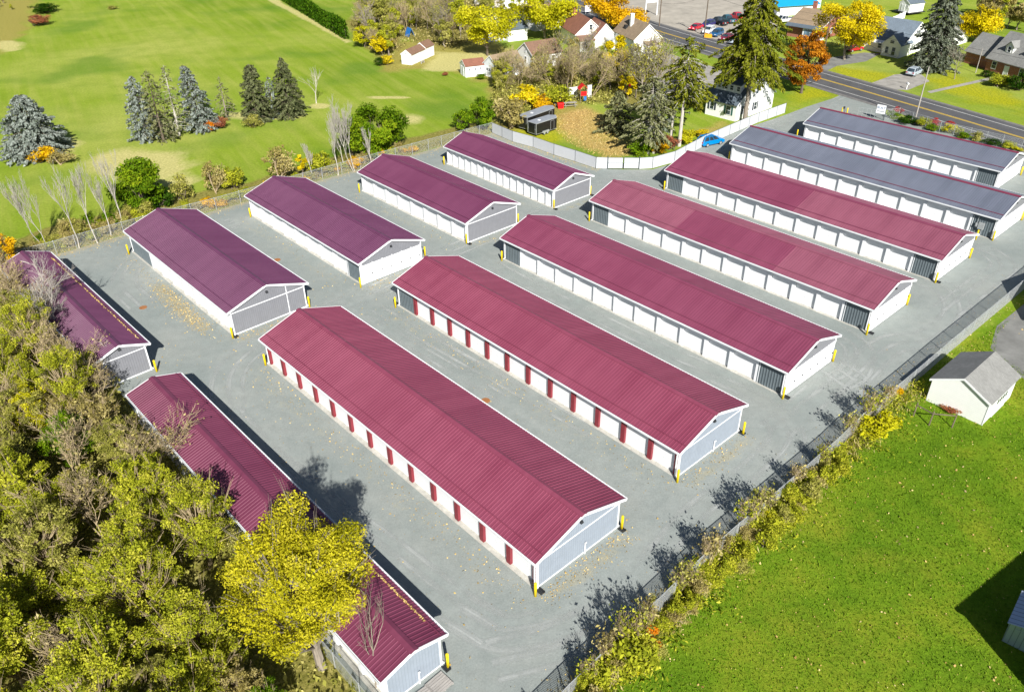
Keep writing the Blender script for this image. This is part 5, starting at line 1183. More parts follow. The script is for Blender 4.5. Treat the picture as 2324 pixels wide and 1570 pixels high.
def leaf_mesh(name, C, size, tone, mat, rng, out=None, aspect=0.55, along=None, fold=0.25):
    """many small folded leaf sprays, one per point of C"""
    n = len(C); rnd = rng.normal(size=(n,3)); nr = rnd*0.75
    if out is not None: nr = nr + out*0.55
    nr[:,2] += 0.45; nr /= np.linalg.norm(nr, axis=1, keepdims=True)+1e-9
    tv = rng.normal(size=(n,3)) if along is None else along + rng.normal(size=(n,3))*0.25
    tv = tv - nr*np.sum(tv*nr, 1, keepdims=True); tv /= np.linalg.norm(tv, axis=1, keepdims=True)+1e-9
    b = np.cross(nr, tv); l = (size*np.clip(np.exp(rng.normal(size=n)*0.42), 0.35, 2.2)*0.92)[:,None]
    v = np.empty((n,4,3)); v[:,0] = C-tv*l*0.5; v[:,1] = C+b*l*aspect*0.5-nr*l*fold*0.5; v[:,2] = C+tv*l*0.5; v[:,3] = C-b*l*aspect*0.5-nr*l*fold*0.5
    me = bpy.data.meshes.new(name); me.vertices.add(n*4); me.vertices.foreach_set('co', v.ravel().astype('f'))
    me.loops.add(n*4); me.loops.foreach_set('vertex_index', np.arange(n*4, dtype='i')); me.polygons.add(n); me.polygons.foreach_set('loop_start', np.arange(0, n*4, 4, dtype='i'))
    me.update(calc_edges=True); me.materials.append(mat)
    a = me.attributes.new('tone', 'FLOAT', 'FACE'); a.data.foreach_set('value', np.clip(tone, 0, 1).astype('f')); return me
def unit(rng, n):
    d = rng.normal(size=(n,3)); return d/(np.linalg.norm(d, axis=1, keepdims=True)+1e-9)
def wob(p, q, rng, k=4, a=0.06):
    p = np.array(p); q = np.array(q); L = np.linalg.norm(q-p)
    return [tuple(p+(q-p)*i/k + (rng.normal(size=3)*a*L*(0 if i in (0,k) else 1))) for i in range(k+1)]
def broadleaf(seed, H, Rd, cb, n, ls, mat, bark, K=None, twigs=0, tonemix=0.55, flat=1.0, lean=0.0, shell=0.6, name=('trunk','crown'), clump=0.3, stems=1):
    """trunk with limbs reaching into leaf clumps spread through the crown"""
    rng = np.random.default_rng(seed); K = K or int(16+Rd*5)
    cz = (cb+H)/2; hz = (H-cb)/2
    D = unit(rng, K); rad = shell+ (0.92-shell)*rng.random(K)
    cen = D*rad[:,None]*np.array([Rd, Rd, hz*flat]) + np.array([lean, 0, cz]); cr = Rd*clump*(0.7+0.7*rng.random(K))
    cen[:,2] = np.maximum(cen[:,2], cb*0.9+0.1)
    wts = cr**2; wts /= wts.sum(); which = rng.choice(K, n, p=wts)
    off = unit(rng, n); rr = rng.random(n)**0.45
    C = cen[which] + off*rr[:,None]*cr[which][:,None]*np.array([1.15,1.15,0.8])
    ct = rng.random(K); tone = tonemix*ct[which] + (1-tonemix)*rng.random(n) 
    out = C-np.array([0,0,cz]); out /= np.linalg.norm(out, axis=1, keepdims=True)+1e-9
    crown = leaf_mesh(name[1], C, ls, tone, mat, rng, out)
    mb = MB(); r0 = 0.022*H+0.03
    tops = []
    for s_ in range(stems):
        bx = (rng.normal(size=2)*0.12*(stems > 1)); tx = rng.normal(size=2)*Rd*(0.08 if stems == 1 else 0.35)
        tp = wob((bx[0],bx[1],-0.1), (lean*0.8+tx[0], tx[1], cb+hz*1.3), rng, 5, 0.03); mb.tube(tp, list(np.linspace(r0/stems**0.5, r0*0.25, 6)), 7); tops.append(tp)
    for i in range(K):
        tp = tops[i % stems]; j = rng.integers(1, 5); p = np.array(tp[j])
        if p[2] > cen[i][2]: j = max(1, j-2); p = np.array(tp[j])
        mid = p*0.45+cen[i]*0.55 + np.array([0,0,-0.1*Rd]); mb.tube([tuple(p), tuple(mid), tuple(cen[i])], [r0*0.24, r0*0.14, 0.010], 5)
        for _ in range(2): mb.tube([tuple(mid), tuple(cen[i]+unit(rng,1)[0]*cr[i]*0.8)], [r0*0.09, 0.006], 4)
    for _ in range(twigs):
        i = rng.integers(0, K); d_ = cen[i]-np.array([lean, 0, cb]); d_ /= np.linalg.norm(d_)+1e-9; d_ = d_+rng.normal(size=3)*0.35; q0 = cen[i]-d_*0.3*Rd; q1 = cen[i]+d_*min(Rd, 3.0)*(0.2+0.28*rng.random())
        mb.tube([tuple(q0), tuple((q0+q1)/2+rng.normal(size=3)*0.08), tuple(q1)], [0.028, 0.020, 0.008], 4, False)
        for _k in range(2): mb.tube([tuple((q0+q1)/2), tuple(q1+rng.normal(size=3)*0.35*cr[i]+d_*0.1)], [0.014, 0.006], 3, False)
    return mb.mesh(name[0], M[bark]), crown
def conifer(seed, H, Rd, cb, mat, bark, step=0.42, per=7, droop=0.35, ls=0.36, dens=9, power=0.85, gap=0.1, lean=(0,0), ragged=0.25, flat_top=0.0):
    """trunk with whorls of drooping branches carrying needle sprays"""
    rng = np.random.default_rng(seed); mb = MB(); r0 = 0.016*H+0.05
    tp = [(lean[0]*s, lean[1]*s, H*s) for s in (0, .25, .5, .75, 1.0)]; tp[0] = (0,0,-0.1)
    mb.tube(tp, [r0, r0*0.8, r0*0.55, r0*0.3, 0.02], 8)
    Cs, Al, Tn = [], [], []; z = cb; a0 = rng.random()*6
    while z < H-0.15:
        s = (z-cb)/(H-cb); base = Rd*((1-s)**power)*(1-flat_top*0)+0.12
        k = max(4, int(per*(0.6+0.4*(1-s)))); a0 += 2.4
        for i in range(k):
            if rng.random() < gap: continue
            a = a0+2*pi*i/k+rng.normal()*0.25; l = base*(1-ragged+ragged*2*rng.random())
            if s < 0.12: l *= 0.55+0.45*s/0.12+0.1
            x0, y0 = lean[0]*z/H, lean[1]*z/H; d = np.array([cos(a), sin(a)]); bt = rng.random()
            up = 0.18*(s-0.35); m_ = max(3, int(l*dens))
            t_ = np.sqrt(rng.random(m_))*0.92+0.08
            zz = z + l*(up*t_ - droop*t_*t_*0.6 + 0.12*np.maximum(t_-0.8, 0)*5*0.3)
            lat = rng.normal(size=m_)*0.17*l*(1.08-t_)+rng.normal(size=m_)*0.05
            P = np.stack([x0+d[0]*l*t_-d[1]*lat, y0+d[1]*l*t_+d[0]*lat, zz - np.abs(rng.normal(size=m_))*0.12*(1+droop)], 1)
            Cs.append(P); al = np.tile([d[0], d[1], -0.25-droop*0.8], (m_,1)); al[:, 0] += -d[1]*np.sign(lat)*0.6; al[:, 1] += d[0]*np.sign(lat)*0.6; Al.append(al)
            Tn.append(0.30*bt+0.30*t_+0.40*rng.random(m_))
            e = (x0+d[0]*l, y0+d[1]*l, z+l*(up-droop*0.6)); mb.tube([(x0,y0,z), (x0+d[0]*l*0.5, y0+d[1]*l*0.5, z+l*(up*0.5-droop*0.15)), e], [0.012*l+0.015, 0.008*l+0.01, 0.006], 4, False)
        z += step*(0.8+0.4*rng.random())*(1-0.4*s)
    C = np.concatenate(Cs); al = np.concatenate(Al); tn = np.concatenate(Tn); out = np.stack([C[:,0], C[:,1], np.abs(C[:,0])*0+0.4], 1); out /= np.linalg.norm(out, axis=1, keepdims=True)
    return mb.mesh('trunk', M[bark]), leaf_mesh('crown', C, ls, tn, mat, rng, out, 0.42, al, 0.35)
def bare(seed, H, bark='bark_pale', fork=0.35, spread=0.5, depth=4, r0=None, leafs=0, lmat=None, stems=1, twig=0.011, up=0.12):
    """leafless tree: trunk parts into ever finer upright branches"""
    rng = np.random.default_rng(seed); mt_ = MB(); mbr = MB(); tips = []
    r0 = r0 or 0.011*H+0.02
    def grow(p, d, L, r, dep):
        n = 3; pts = [tuple(p)]; q = np.array(p, float); dd = np.array(d, float)
        for i in range(n):
            dd = dd + rng.normal(size=3)*0.10 + np.array([0,0,up*0.5]); dd /= np.linalg.norm(dd); q = q+dd*L/n; pts.append(tuple(q))
            if dep > 0 and (i > 0 or dep < depth) and rng.random() < 0.85:
                s = unit(rng,1)[0]; nd = dd*0.75+s*spread*1.1; nd[2] = max(nd[2], up); nd /= np.linalg.norm(nd); grow(q, nd, L*(0.42+0.25*rng.random()), max(twig, r*0.48), dep-1)
        (mt_ if dep == depth else mbr).tube(pts, list(np.linspace(r, max(twig*0.7, r*0.55), n+1)), 6 if dep == depth else (4 if r > 0.03 else 3), False)
        if dep > 0:
            for _ in range(2 if dep < depth else 3):
                s = unit(rng,1)[0]; nd = dd*0.9+s*spread*0.8; nd[2] = max(nd[2], up); nd /= np.linalg.norm(nd); grow(q, nd, L*(0.55+0.25*rng.random()), max(twig, r*0.55), dep-1)
        else: tips.append(q.copy())
    for s_ in range(stems):
        d0 = np.array([0,0,1.0]) + (rng.normal(size=3)*0.22*(stems > 1)); d0 /= np.linalg.norm(d0); grow((rng.normal()*0.15*(stems>1), rng.normal()*0.15*(stems>1), -0.1), d0, H*(fork+0.08), r0/stems**0.4, depth)
    zm = max(max(v[2] for v in mbr.v), 0.1); k = H/zm
    for q in (mt_, mbr): q.v = [(v[0]*k**0.5, v[1]*k**0.5, v[2]*k) for v in q.v]
    tr, br = mt_.mesh('trunk', M[bark]), mbr.mesh('branches', M[bark])
    lf = None
    if leafs:
        T = np.array(tips)*np.array([k**0.5,k**0.5,k]); C = T[rng.integers(0, len(T), leafs)]+rng.normal(size=(leafs,3))*0.28
        lf = leaf_mesh('crown', C, 0.2, rng.random(leafs), M[lmat], rng)
    return tr, br, lf
def put(name, label, cat, meshes, loc, rz=0, sc=1.0, group=None):
    t = thing(name, label, cat, loc, rz, group); t.scale = (sc,)*3 if not hasattr(sc, '__len__') else sc
    for m_ in meshes:
        if m_ is not None: link(m_.name.split('.')[0], m_, t)
    return t
RND = random.Random(11)
def fitH(base, topy): return HT(base, topy)
def tree(kind, label, base, topy, wpx, seed, group=None, cat='tree', name=None, cbf=None, **kw):
    """place a tree from its surveyed foot, top line and crown width"""
    b = G(*base); H = fitH(b, topy); Rd = wpx/2*MPP(b)
    if kind == 'broad':
        mat = kw.pop('mat'); bark = kw.pop('bark', 'bark'); ls = kw.pop('ls', 0.34); cbf_ = 0.28 if cbf is None else cbf
        dn = kw.pop('dens', 1.0); n = int(dn*1.5*4*pi*Rd*(Rd+H*(1-cbf_)/2)/2/(ls*ls*0.275))
        ms = broadleaf(seed, H, Rd, H*cbf_, max(300, n), ls, M[mat], bark, **kw)
    elif kind == 'conifer':
        mat = kw.pop('mat'); bark = kw.pop('bark', 'bark'); ms = conifer(seed, H, Rd, H*(0.05 if cbf is None else cbf), M[mat], bark, **kw)
    else: ms = bare(seed, H, **kw)
    return put(name or {'broad': 'broadleaf_tree', 'conifer': 'spruce_tree', 'bare': 'bare_tree'}[kind], label, cat, ms, b, 0, 1.0, group)

# spruces on the field
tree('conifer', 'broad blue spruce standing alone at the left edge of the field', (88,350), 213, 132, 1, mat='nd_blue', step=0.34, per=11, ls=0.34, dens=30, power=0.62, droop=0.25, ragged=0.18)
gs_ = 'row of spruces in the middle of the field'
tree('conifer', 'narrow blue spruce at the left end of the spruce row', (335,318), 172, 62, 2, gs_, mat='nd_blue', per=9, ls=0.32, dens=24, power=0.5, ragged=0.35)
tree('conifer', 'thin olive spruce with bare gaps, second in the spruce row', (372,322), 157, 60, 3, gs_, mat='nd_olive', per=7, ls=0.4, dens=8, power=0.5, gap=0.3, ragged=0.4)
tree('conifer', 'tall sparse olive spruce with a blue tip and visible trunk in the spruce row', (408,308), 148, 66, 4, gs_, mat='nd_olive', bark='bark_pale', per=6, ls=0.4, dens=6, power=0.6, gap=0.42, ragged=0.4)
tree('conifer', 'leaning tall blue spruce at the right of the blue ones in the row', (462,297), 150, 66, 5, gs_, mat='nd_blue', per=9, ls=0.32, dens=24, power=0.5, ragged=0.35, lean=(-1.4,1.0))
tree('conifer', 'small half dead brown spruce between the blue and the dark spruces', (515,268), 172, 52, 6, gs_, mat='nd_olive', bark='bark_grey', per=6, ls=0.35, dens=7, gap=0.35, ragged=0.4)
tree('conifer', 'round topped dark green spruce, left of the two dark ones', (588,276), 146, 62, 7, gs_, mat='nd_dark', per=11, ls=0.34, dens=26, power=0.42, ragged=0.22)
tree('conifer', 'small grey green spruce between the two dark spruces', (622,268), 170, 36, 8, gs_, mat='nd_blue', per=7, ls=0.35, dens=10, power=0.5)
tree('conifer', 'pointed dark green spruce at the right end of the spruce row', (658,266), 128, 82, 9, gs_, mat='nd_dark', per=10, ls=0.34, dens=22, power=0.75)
tree('bare', 'young leafless tree in a mulched bed on the lawn', (718,235), 145, 30, 10, bark='bark_pale', fork=0.5, spread=0.42, depth=3, r0=0.14)
# the big spruces by the road
tree('conifer', 'huge dark Norway spruce towering over the white house by the road', (1689,277), -30, 172, 11, mat='nd_green', bark='bark_grey', step=0.5, per=10, ls=0.42, dens=30, droop=0.6, power=0.62, cbf=0.42, ragged=0.35)
tree('conifer', 'tall dark blue spruce rising past the top edge beside the white cottage', (2112,160), -48, 92, 12, mat='nd_grey', step=0.45, per=10, ls=0.4, dens=24, droop=0.5, power=0.55, cbf=0.02)
# pines behind the double gate
gp_ = 'tall thin pines behind the double gate'
tree('conifer', 'dark green pine with long drooping lower boughs just behind the double gate', (1470,352), 172, 92, 13, gp_, mat='nd_olive', bark='bark_pale', step=0.45, per=8, ls=0.38, dens=28, droop=0.5, power=0.4, cbf=0.26, gap=0.25, ragged=0.5, name='pine_tree')
tree('conifer', 'grey sparse pine with many dead twigs and a pale trunk', (1522,320), 130, 84, 14, gp_, mat='nd_grey', bark='bark_pale', step=0.45, per=7, ls=0.34, dens=15, droop=0.3, power=0.5, cbf=0.3, gap=0.42, ragged=0.6, name='pine_tree')
tree('conifer', 'yellow green pine with a thin leader reaching up to the road', (1541,332), 78, 100, 15, gp_, mat='nd_green', bark='bark_pale', step=0.45, per=8, ls=0.38, dens=24, droop=0.5, power=0.45, cbf=0.42, gap=0.42, ragged=0.6, name='pine_tree')
tree('conifer', 'second pine trunk close beside the dark green one, with thin grey foliage', (1483,348), 185, 80, 16, gp_, mat='nd_grey', bark='bark_pale', step=0.6, per=5, ls=0.5, dens=8, droop=0.5, power=0.4, cbf=0.3, gap=0.3, ragged=0.4, name='pine_tree')
tree('conifer', 'wide low dark fir left of the tall pines', (1400,298), 205, 92, 17, gp_, mat='nd_olive', step=0.36, per=9, ls=0.34, dens=20, droop=0.2, power=0.7, gap=0.15, name='fir_tree')
# coloured trees
tree('broad', 'lime yellow tree with a dark trunk, left of the pale blue house', (1106,127), 10, 128, 20, mat='lf_lime', cbf=0.33, dens=0.75, K=22, clump=0.27, ls=0.42)
tree('broad', 'wide lime yellow tree reaching the top edge, right of the pale blue house', (1237,90), -28, 126, 21, mat='lf_lime', cbf=0.3, dens=0.9, K=26, clump=0.26, ls=0.42, bark='bark_grey')
tree('broad', 'golden tree beside the main road at the top', (1376,64), -34, 96, 22, mat='lf_gold', cbf=0.25, dens=1.2, ls=0.4)
tree('broad', 'small round golden tree behind the tan roofed house', (1424,68), 22, 74, 23, mat='lf_gold', cbf=0.2, dens=1.2, ls=0.38)
tree('broad', 'slender bright yellow tree in front of the tan roofed house', (1393,190), 72, 52, 24, mat='lf_yellow', cbf=0.2, dens=1.1, K=18, flat=0.95, ls=0.36)
tree('broad', 'thin yellow tree with open twigs right of the slender yellow one', (1432,190), 95, 44, 25, mat='lf_lime', cbf=0.3, dens=0.35, ls=0.34)
tree('broad', 'large golden yellow tree shading the white cottage across the road', (1916,136), 6, 138, 26, mat='lf_yellow', cbf=0.28, dens=0.85, K=50, clump=0.2, ls=0.36, bark='bark_grey')
tree('broad', 'bright yellow tree at the top right beside the dark wood', (2213,98), 12, 70, 27, mat='lf_yellow', cbf=0.15, dens=1.1, ls=0.4)
tree('broad', 'orange maple between the huge spruce and the road', (1818,212), 62, 84, 28, mat='lf_orange', cbf=0.1, dens=1.1, K=60, clump=0.2, ls=0.34)
tree('broad', 'small rust red tree peeking out behind the pines near the road', (1682,172), 104, 50, 29, mat='lf_rust', cbf=0.15, dens=0.9, ls=0.36)
# green bushy trees along the back fence
tree('broad', 'dense bright green tree by the fence behind the cross trimmed building', (322,480), 362, 106, 30, mat='lf_green', cbf=0.08, dens=1.5, K=40, ls=0.3, clump=0.27)
tree('broad', 'large dense green tree behind the back fence, right of the pale birches', (862,350), 243, 126, 31, mat='lf_green', cbf=0.06, dens=1.3, K=44, ls=0.32, clump=0.25)
tree('broad', 'green tree part hidden by the pale birches', (800,352), 252, 62, 32, mat='lf_green', cbf=0.1, dens=0.9, ls=0.32)
tree('broad', 'light green tree at the corner where the back fence meets the privacy fence', (1092,293), 224, 62, 33, mat='lf_green', cbf=0.1, dens=0.9, ls=0.32)
tree('broad', 'smaller light green bush left of the corner tree at the privacy fence', (1052,298), 246, 46, 34, mat='lf_green', cbf=0.1, dens=0.7, ls=0.32)
tree('broad', 'vivid yellow sapling behind the back fence', (688,398), 342, 26, 35, mat='lf_yellow', cbf=0.05, dens=1.5, ls=0.26, K=9, shell=0.3)
tree('broad', 'dark leafy bush at the foot of the dense green tree', (374,470), 428, 46, 36, mat='lf_deep', cbf=0.05, dens=1.0, ls=0.3, cat='bush', name='bush')
# pale birches
gb_ = 'pale leafless birches along the back fence'
for i, (b_, ty, l_, kw) in enumerate((((110,568),363,'tallest pale birch at the far left, forked low into two trunks',dict(stems=2)), ((180,563),360,'pale birch second from the left behind the back fence',{}), ((222,552),366,'pale birch third from the left, forking near its top',{}),
        ((252,534),392,'thin pale birch, fourth from the left',{}), ((281,519),335,'tall leaning pale birch left of the dense green tree',{}), ((768,398),252,'pale birch leftmost of the three in front of the large green tree',{}), ((782,380),238,'pale birch in the middle of the three before the large green tree',{}),
        ((806,389),208,'tallest pale birch of the three before the large green tree',dict(stems=2)), ((845,384),290,'short pale sapling right of the three birches',{}), ((708,400),320,'short grey sapling beside the vivid yellow one',{}))):
    tree('bare', l_, b_, ty, 40, 40+i, gb_, name='birch_tree', bark='bark_pale', fork=0.5, spread=0.3, depth=4, twig=0.016, r0=0.10, up=0.75, **kw)
gw_ = 'bare trees in front of the shaded building'
for i, (b_, ty, l_) in enumerate((((103,764),585,'pale bare tree leftmost before the narrow building at the left'), ((124,780),640,'pale bare tree with two leaders before the narrow building at the left'), ((153,775),620,'pale bare tree whose twigs reach over the narrow wine roof'), ((236,872),785,'low pale bare tree spreading below the narrow wine gable'))):
    tree('bare', l_, b_, ty, 40, 60+i, gw_, bark='bark_pale', fork=0.36, spread=0.5, depth=4, twig=0.014)
tree('bare', 'dark bare tree on the lawn before the brick house', (2166,180), 92, 60, 66, bark='bark_grey', fork=0.25, spread=0.8, depth=4)
tree('bare', 'bare grey tree standing before the tall pines with twigs over the tan roofed house', (1448,200), 60, 60, 67, bark='bark_grey', fork=0.3, spread=0.5, depth=4)
# big yellow tree over the bottom building
tree('broad', 'big bright yellow tree overhanging the bottom red roof', (731,1515), 1165, 300, 70, mat='lf_greengold', cbf=0.28, dens=0.75, K=150, twigs=50, clump=0.15, ls=0.125, bark='bark_grey', lean=-0.1, shell=0.40)
tree('bare', 'thin dark bare tree in front of the bottom roof, right of the big yellow tree', (853,1560), 1330, 60, 71, bark='bark_grey', fork=0.35, spread=0.4, depth=3, up=0.4, r0=0.07)

# bushes: shared shapes, each plant its own object
def bush_kit(mat, seed, n=900, ls=0.2, bark='bark', h=1.0, r=0.55, K=20, shell=0.35, clump=0.34):
    return broadleaf(seed, h, r, 0.08, n, ls, M[mat], bark, K=K, shell=shell, clump=clump, name=('stem', 'foliage'), stems=3)
KIT = {'lime': bush_kit('lf_lime', 101, 2340, 0.081), 'yg': bush_kit('lf_yg', 102, 2600, 0.081), 'olive': bush_kit('lf_olive', 103, 2080, 0.074), 'tan': bush_kit('lf_tan', 104, 1820, 0.068, 'bark_tan'), 'green': bush_kit('lf_green', 105, 2600, 0.074),
       'deep': bush_kit('lf_deep', 106, 2340, 0.074), 'gold': bush_kit('lf_gold', 107, 2340, 0.074), 'flame': bush_kit('lf_flame', 108, 1300, 0.081, K=8), 'red': bush_kit('lf_red', 109, 2080, 0.068), 'rust': bush_kit('lf_rust', 110, 1820, 0.074), 'yellow': bush_kit('lf_yellow', 111, 2340, 0.074)}
def bush(kit, label, loc, w_, h_, group=None, name='bush', cat='bush'):
    return put(name, label, cat, KIT[kit], loc, RND.random()*6.28, (w_/1.1, w_/1.1, h_), group)
def bushV(kit, label, base, topy, wpx, group=None):
    b = G(*base); return bush(kit, label, b, wpx*MPP(b), max(0.5, fitH(b, topy)), group)
for a_ in (('yellow','broad bright yellow shrub left of the red playset',(1195,246),190,82),('yg','green and amber shrub between the yellow shrub and the red playset',(1258,240),188,70),('gold','golden shrub low in front of the broad yellow shrub',(1228,258),215,50),('tan','dry brown shrub behind the longer black trailer',(1165,288),220,84),('olive','olive shrub at the left of the black trailers',(1185,280),238,60),
           ('green','bright green round shrub at the foot of the dark green pine',(1452,354),318,62),('gold','golden orange shrub at the foot of the tall pines by the fence',(1492,348),312,52),('rust','rusty orange shrub beside the golden one at the fence',(1520,340),308,46),('lime','yellow green shrub at the fence right of the pines',(1560,326),296,44),('yellow','yellow bush on the lawn left of the blue car',(1590,312),292,36),
           ('yellow','small bright yellow bush beside the longer white shed',(880,148),122,28),('deep','dark little bush next to the small bright yellow bush',(862,150),130,20),('rust','tiny brown bush on the lawn before the white shed',(1010,172),164,16),('green','low green bush at the garage door with the row of panes',(1092,180),168,30),
           ('olive','dry grey bush behind the back fence, left of the cross trimmed building',(415,455),400,50),('tan','feathery tan bush behind the back fence right of the dense green tree',(488,437),368,54),('yg','yellow green bush beside the feathery tan one',(530,428),378,56),('tan','pale dry bush behind the second wine roof',(636,405),335,76),('yg','yellow green bush next to the vivid yellow sapling',(725,396),340,54),
           ('olive','brown bush among the dark spruces on the field',(575,288),262,44),('rust','orange tinged bush at the foot of the half dead spruce',(500,292),266,34),('flame','small flame orange bush at the foot of the leaning spruce',(478,300),274,20),('gold','yellow weeds at the foot of the broad blue spruce',(110,365),330,60),('tan','brown scrub beside the blue spruce weeds',(135,372),345,60),
           ('deep','dark clump at the upper left corner of the field',(104,30),8,50),('rust','brown scrub at the upper left corner of the field',(88,58),35,44),('olive','lone dark bush near the top of the field',(255,22),14,22),
           ('yg','yellowed shrub before the brick house door',(2262,196),165,42),('deep','dark shrub in shade at the brick house corner',(2310,205),165,44),('deep','clipped green shrub at the brick house corner',(2240,176),160,24)):
    bushV(*a_)
gr_ = 'shrubs between the yard and the road fence'
for i, (k_, x_, y_, ty, w_, l_) in enumerate((('green',140,160,100,120,'low green shrub nearest the entrance sign'),('red',180,130,60,80,'crimson shrub nearest the entrance sign'),('deep',262,205,140,150,'dark green shrub left of the pale grey pole'),('deep',345,215,160,70,'small dark shrub touching the pale grey pole'),('yg',400,235,145,120,'yellowing shrub just right of the pale grey pole'),
        ('red',512,228,165,90,'bright crimson shrub in the middle of the road fence'),('green',500,275,215,110,'green shrub in front of the bright crimson one'),('red',645,240,190,80,'dark red shrub behind the round yellowing one'),('lime',650,300,215,110,'round yellowing shrub past the crimson ones'),('yg',720,310,240,80,'olive shrub right of the round yellowing one'),('green',775,345,280,110,'low green shrub with a yellow tip beyond the middle of the road fence'),('olive',900,368,285,110,'tall brownish shrub past the low green ones'),
        ('deep',1040,400,345,130,'low dark shrub toward the right end of the road fence'),('yg',1190,430,365,110,'yellow green shrub near the right end of the road fence'),('lime',1262,455,420,80,'last pale shrub at the right end of the road fence'))):
    bx, by = rf(x_, y_); bushV(k_, l_, (bx, by), rf(x_, ty)[1], w_/2.389/1.6674, gr_)
# hedge
ha_, hb_ = G(596,-28), G(788,90)
rng = np.random.default_rng(77); hd = hb_-ha_; HL = hd.length; n = 15000
px = rng.random(n)*HL; per_ = 1.35; ph = (px/per_) % 1.0; env = 0.72+0.28*np.sin(ph*pi)
ang = rng.random(n)*2*pi; rr = np.sqrt(0.55+0.45*rng.random(n)); zt = rng.random(n); hgt = 4.3+0.3*np.sin(np.floor(px/per_)*12.9)
rad = 0.95*env*(1-0.55*zt**2)
C = np.stack([px, np.cos(ang)*rad*rr, zt*hgt*(0.86+0.14*env)], 1); out = np.stack([np.zeros(n), np.cos(ang), np.full(n, 0.2)], 1)
me = leaf_mesh('foliage', C, 0.5, 0.25*((np.floor(px/per_)*0.618) % 1)+0.75*rng.random(n), M['hedge'], rng, out, 0.45, np.tile([0,0,1.0], (n,1)))
t = thing('hedge', 'tall clipped green evergreen hedge along the upper edge of the field', 'hedge', ha_, math.atan2(hd.y, hd.x)); link('foliage', me, t)
mb = MB()
for i in range(int(HL/per_)): mb.tube([(per_*(i+0.5),0,0),(per_*(i+0.5),0,3.6)], [0.09,0.02], 5)
mb.build('stems', M['bark'], t)

# thicket of bare and olive trees behind the sheds
TK = [bare(200+i, 9.0, ('bark_grey','bark_tan','bark_grey','bark_tan')[i], 0.36, 0.42, 4, 0.13, (150, 700, 1100, 500)[i], 'lf_olive', (1, 2, 1, 3)[i], 0.02) for i in range(4)]
TB = [broadleaf(210+i, 7.0, 2.3, 1.2, 3600, 0.30, M[('lf_olive','lf_yg','lf_tan')[i]], 'bark_grey', K=20, clump=0.3, shell=0.35, name=('trunk','crown')) for i in range(3)]
def thicket(poly, n, seed, where, hmin, hmax, leafy=0.4, avoid=()):
    r_ = random.Random(seed); xs = [p[0] for p in poly]; ys = [p[1] for p in poly]; P = np.array(poly, float); done = []; k = 0; tries = 0
    while k < n and tries < 4000:
        tries += 1; x, y = r_.uniform(min(xs), max(xs)), r_.uniform(min(ys), max(ys))
        if sdf(poly, np.array([x]), np.array([y]))[0] < 0: continue
        if any(a <= x <= c and b <= y <= d for a, b, c, d in avoid): continue
        g_ = G(x, y)
        if any((g_-q).length < 1.5 for q in done): continue
        done.append(g_); k += 1; H = r_.uniform(hmin, hmax)
        if r_.random() < leafy:
            i = r_.randrange(3); put('thicket_tree', ('olive leafed','yellow green leafed','dry tan leafed')[i]+' tree '+where, 'tree', TB[i], g_, r_.random()*6.3, H/7.0*r_.uniform(0.8,1.0), 'thicket trees '+where)
        else:
            i = r_.randrange(4); put('thicket_tree', ('bare grey','bare tan twiggy two stemmed','bare grey thin crowned','bare tan many stemmed')[i]+' tree '+where, 'tree', TK[i], g_, r_.random()*6.3, H/9.0, 'thicket trees '+where)
thicket([(800,60),(860,-25),(1020,-30),(1060,60),(1010,112),(985,100),(930,100),(885,128),(830,112)], 95, 5, 'in the thicket behind the white double shed', 4.5, 10, 0.45, ((912,80,1000,150),))
thicket([(1030,60),(1060,-10),(1180,30),(1090,84),(1020,108)], 18, 6, 'near the lime yellow trees at the top', 4, 8, 0.6)
thicket([(1130,190),(1290,165),(1400,155),(1420,205),(1320,215),(1230,195),(1140,215),(1118,205)], 60, 7, 'before the low white house and its neighbours', 3.0, 6.5, 0.45, ((1300,195,1345,235),))
thicket([(1285,128),(1430,138),(1440,160),(1300,160)], 14, 8, 'behind the houses by the road', 3.5, 6, 0.4)
thicket([(2235,66),(2330,78),(2400,30),(2330,-40),(2225,-30),(2215,20)], 22, 9, 'in the wood at the top right corner', 6, 10, 0.8)
thicket([(-10,20),(40,-20),(70,0),(30,60),(-30,80)], 5, 10, 'at the upper left corner', 1.2, 2.2, 0.9)
for i, (vx, vy, k, sc) in enumerate(((1442,222,0,1.25),(1462,240,2,1.2),(1500,250,0,1.1),(1482,225,2,1.3),(1345,222,1,1.0),(1290,212,3,1.0),(1252,204,1,0.9),(1410,215,3,1.05),(1520,235,1,1.0),(1330,150,0,1.0),(1270,152,2,0.9),(1455,165,1,1.0),(1230,175,3,0.85),(1180,185,1,0.8),(1150,190,3,0.75),(1500,180,0,0.9))):
    put('thicket_tree', ('tall bare grey','tall bare tan twiggy','tall bare thin crowned','tall bare tan many stemmed')[k]+' tree between the houses and the tall pines', 'tree', TK[k], G(vx, vy), i*1.7, sc, 'tall bare trees between the houses and the pines')
tree('broad', 'yellow tree with thin foliage between the bare trees and the tall pines', (1478,215), 105, 60, 391, mat='lf_lime', cbf=0.25, dens=0.5, K=30, clump=0.2, ls=0.3)
tree('broad', 'small yellow tree at the garden edge below the slender yellow one', (1425,225), 160, 50, 392, mat='lf_yellow', cbf=0.2, dens=0.6, K=24, clump=0.22, ls=0.3)
tree('broad', 'yellow tree at the left end of the thicket by the hedge', (828,108), 55, 44, 393, mat='lf_lime', cbf=0.15, dens=0.7, K=24, clump=0.22, ls=0.32)
tree('broad', 'yellow tree in front of the thicket above the small dark bush', (868,125), 72, 46, 394, mat='lf_yellow', cbf=0.15, dens=0.6, K=24, clump=0.22, ls=0.32)
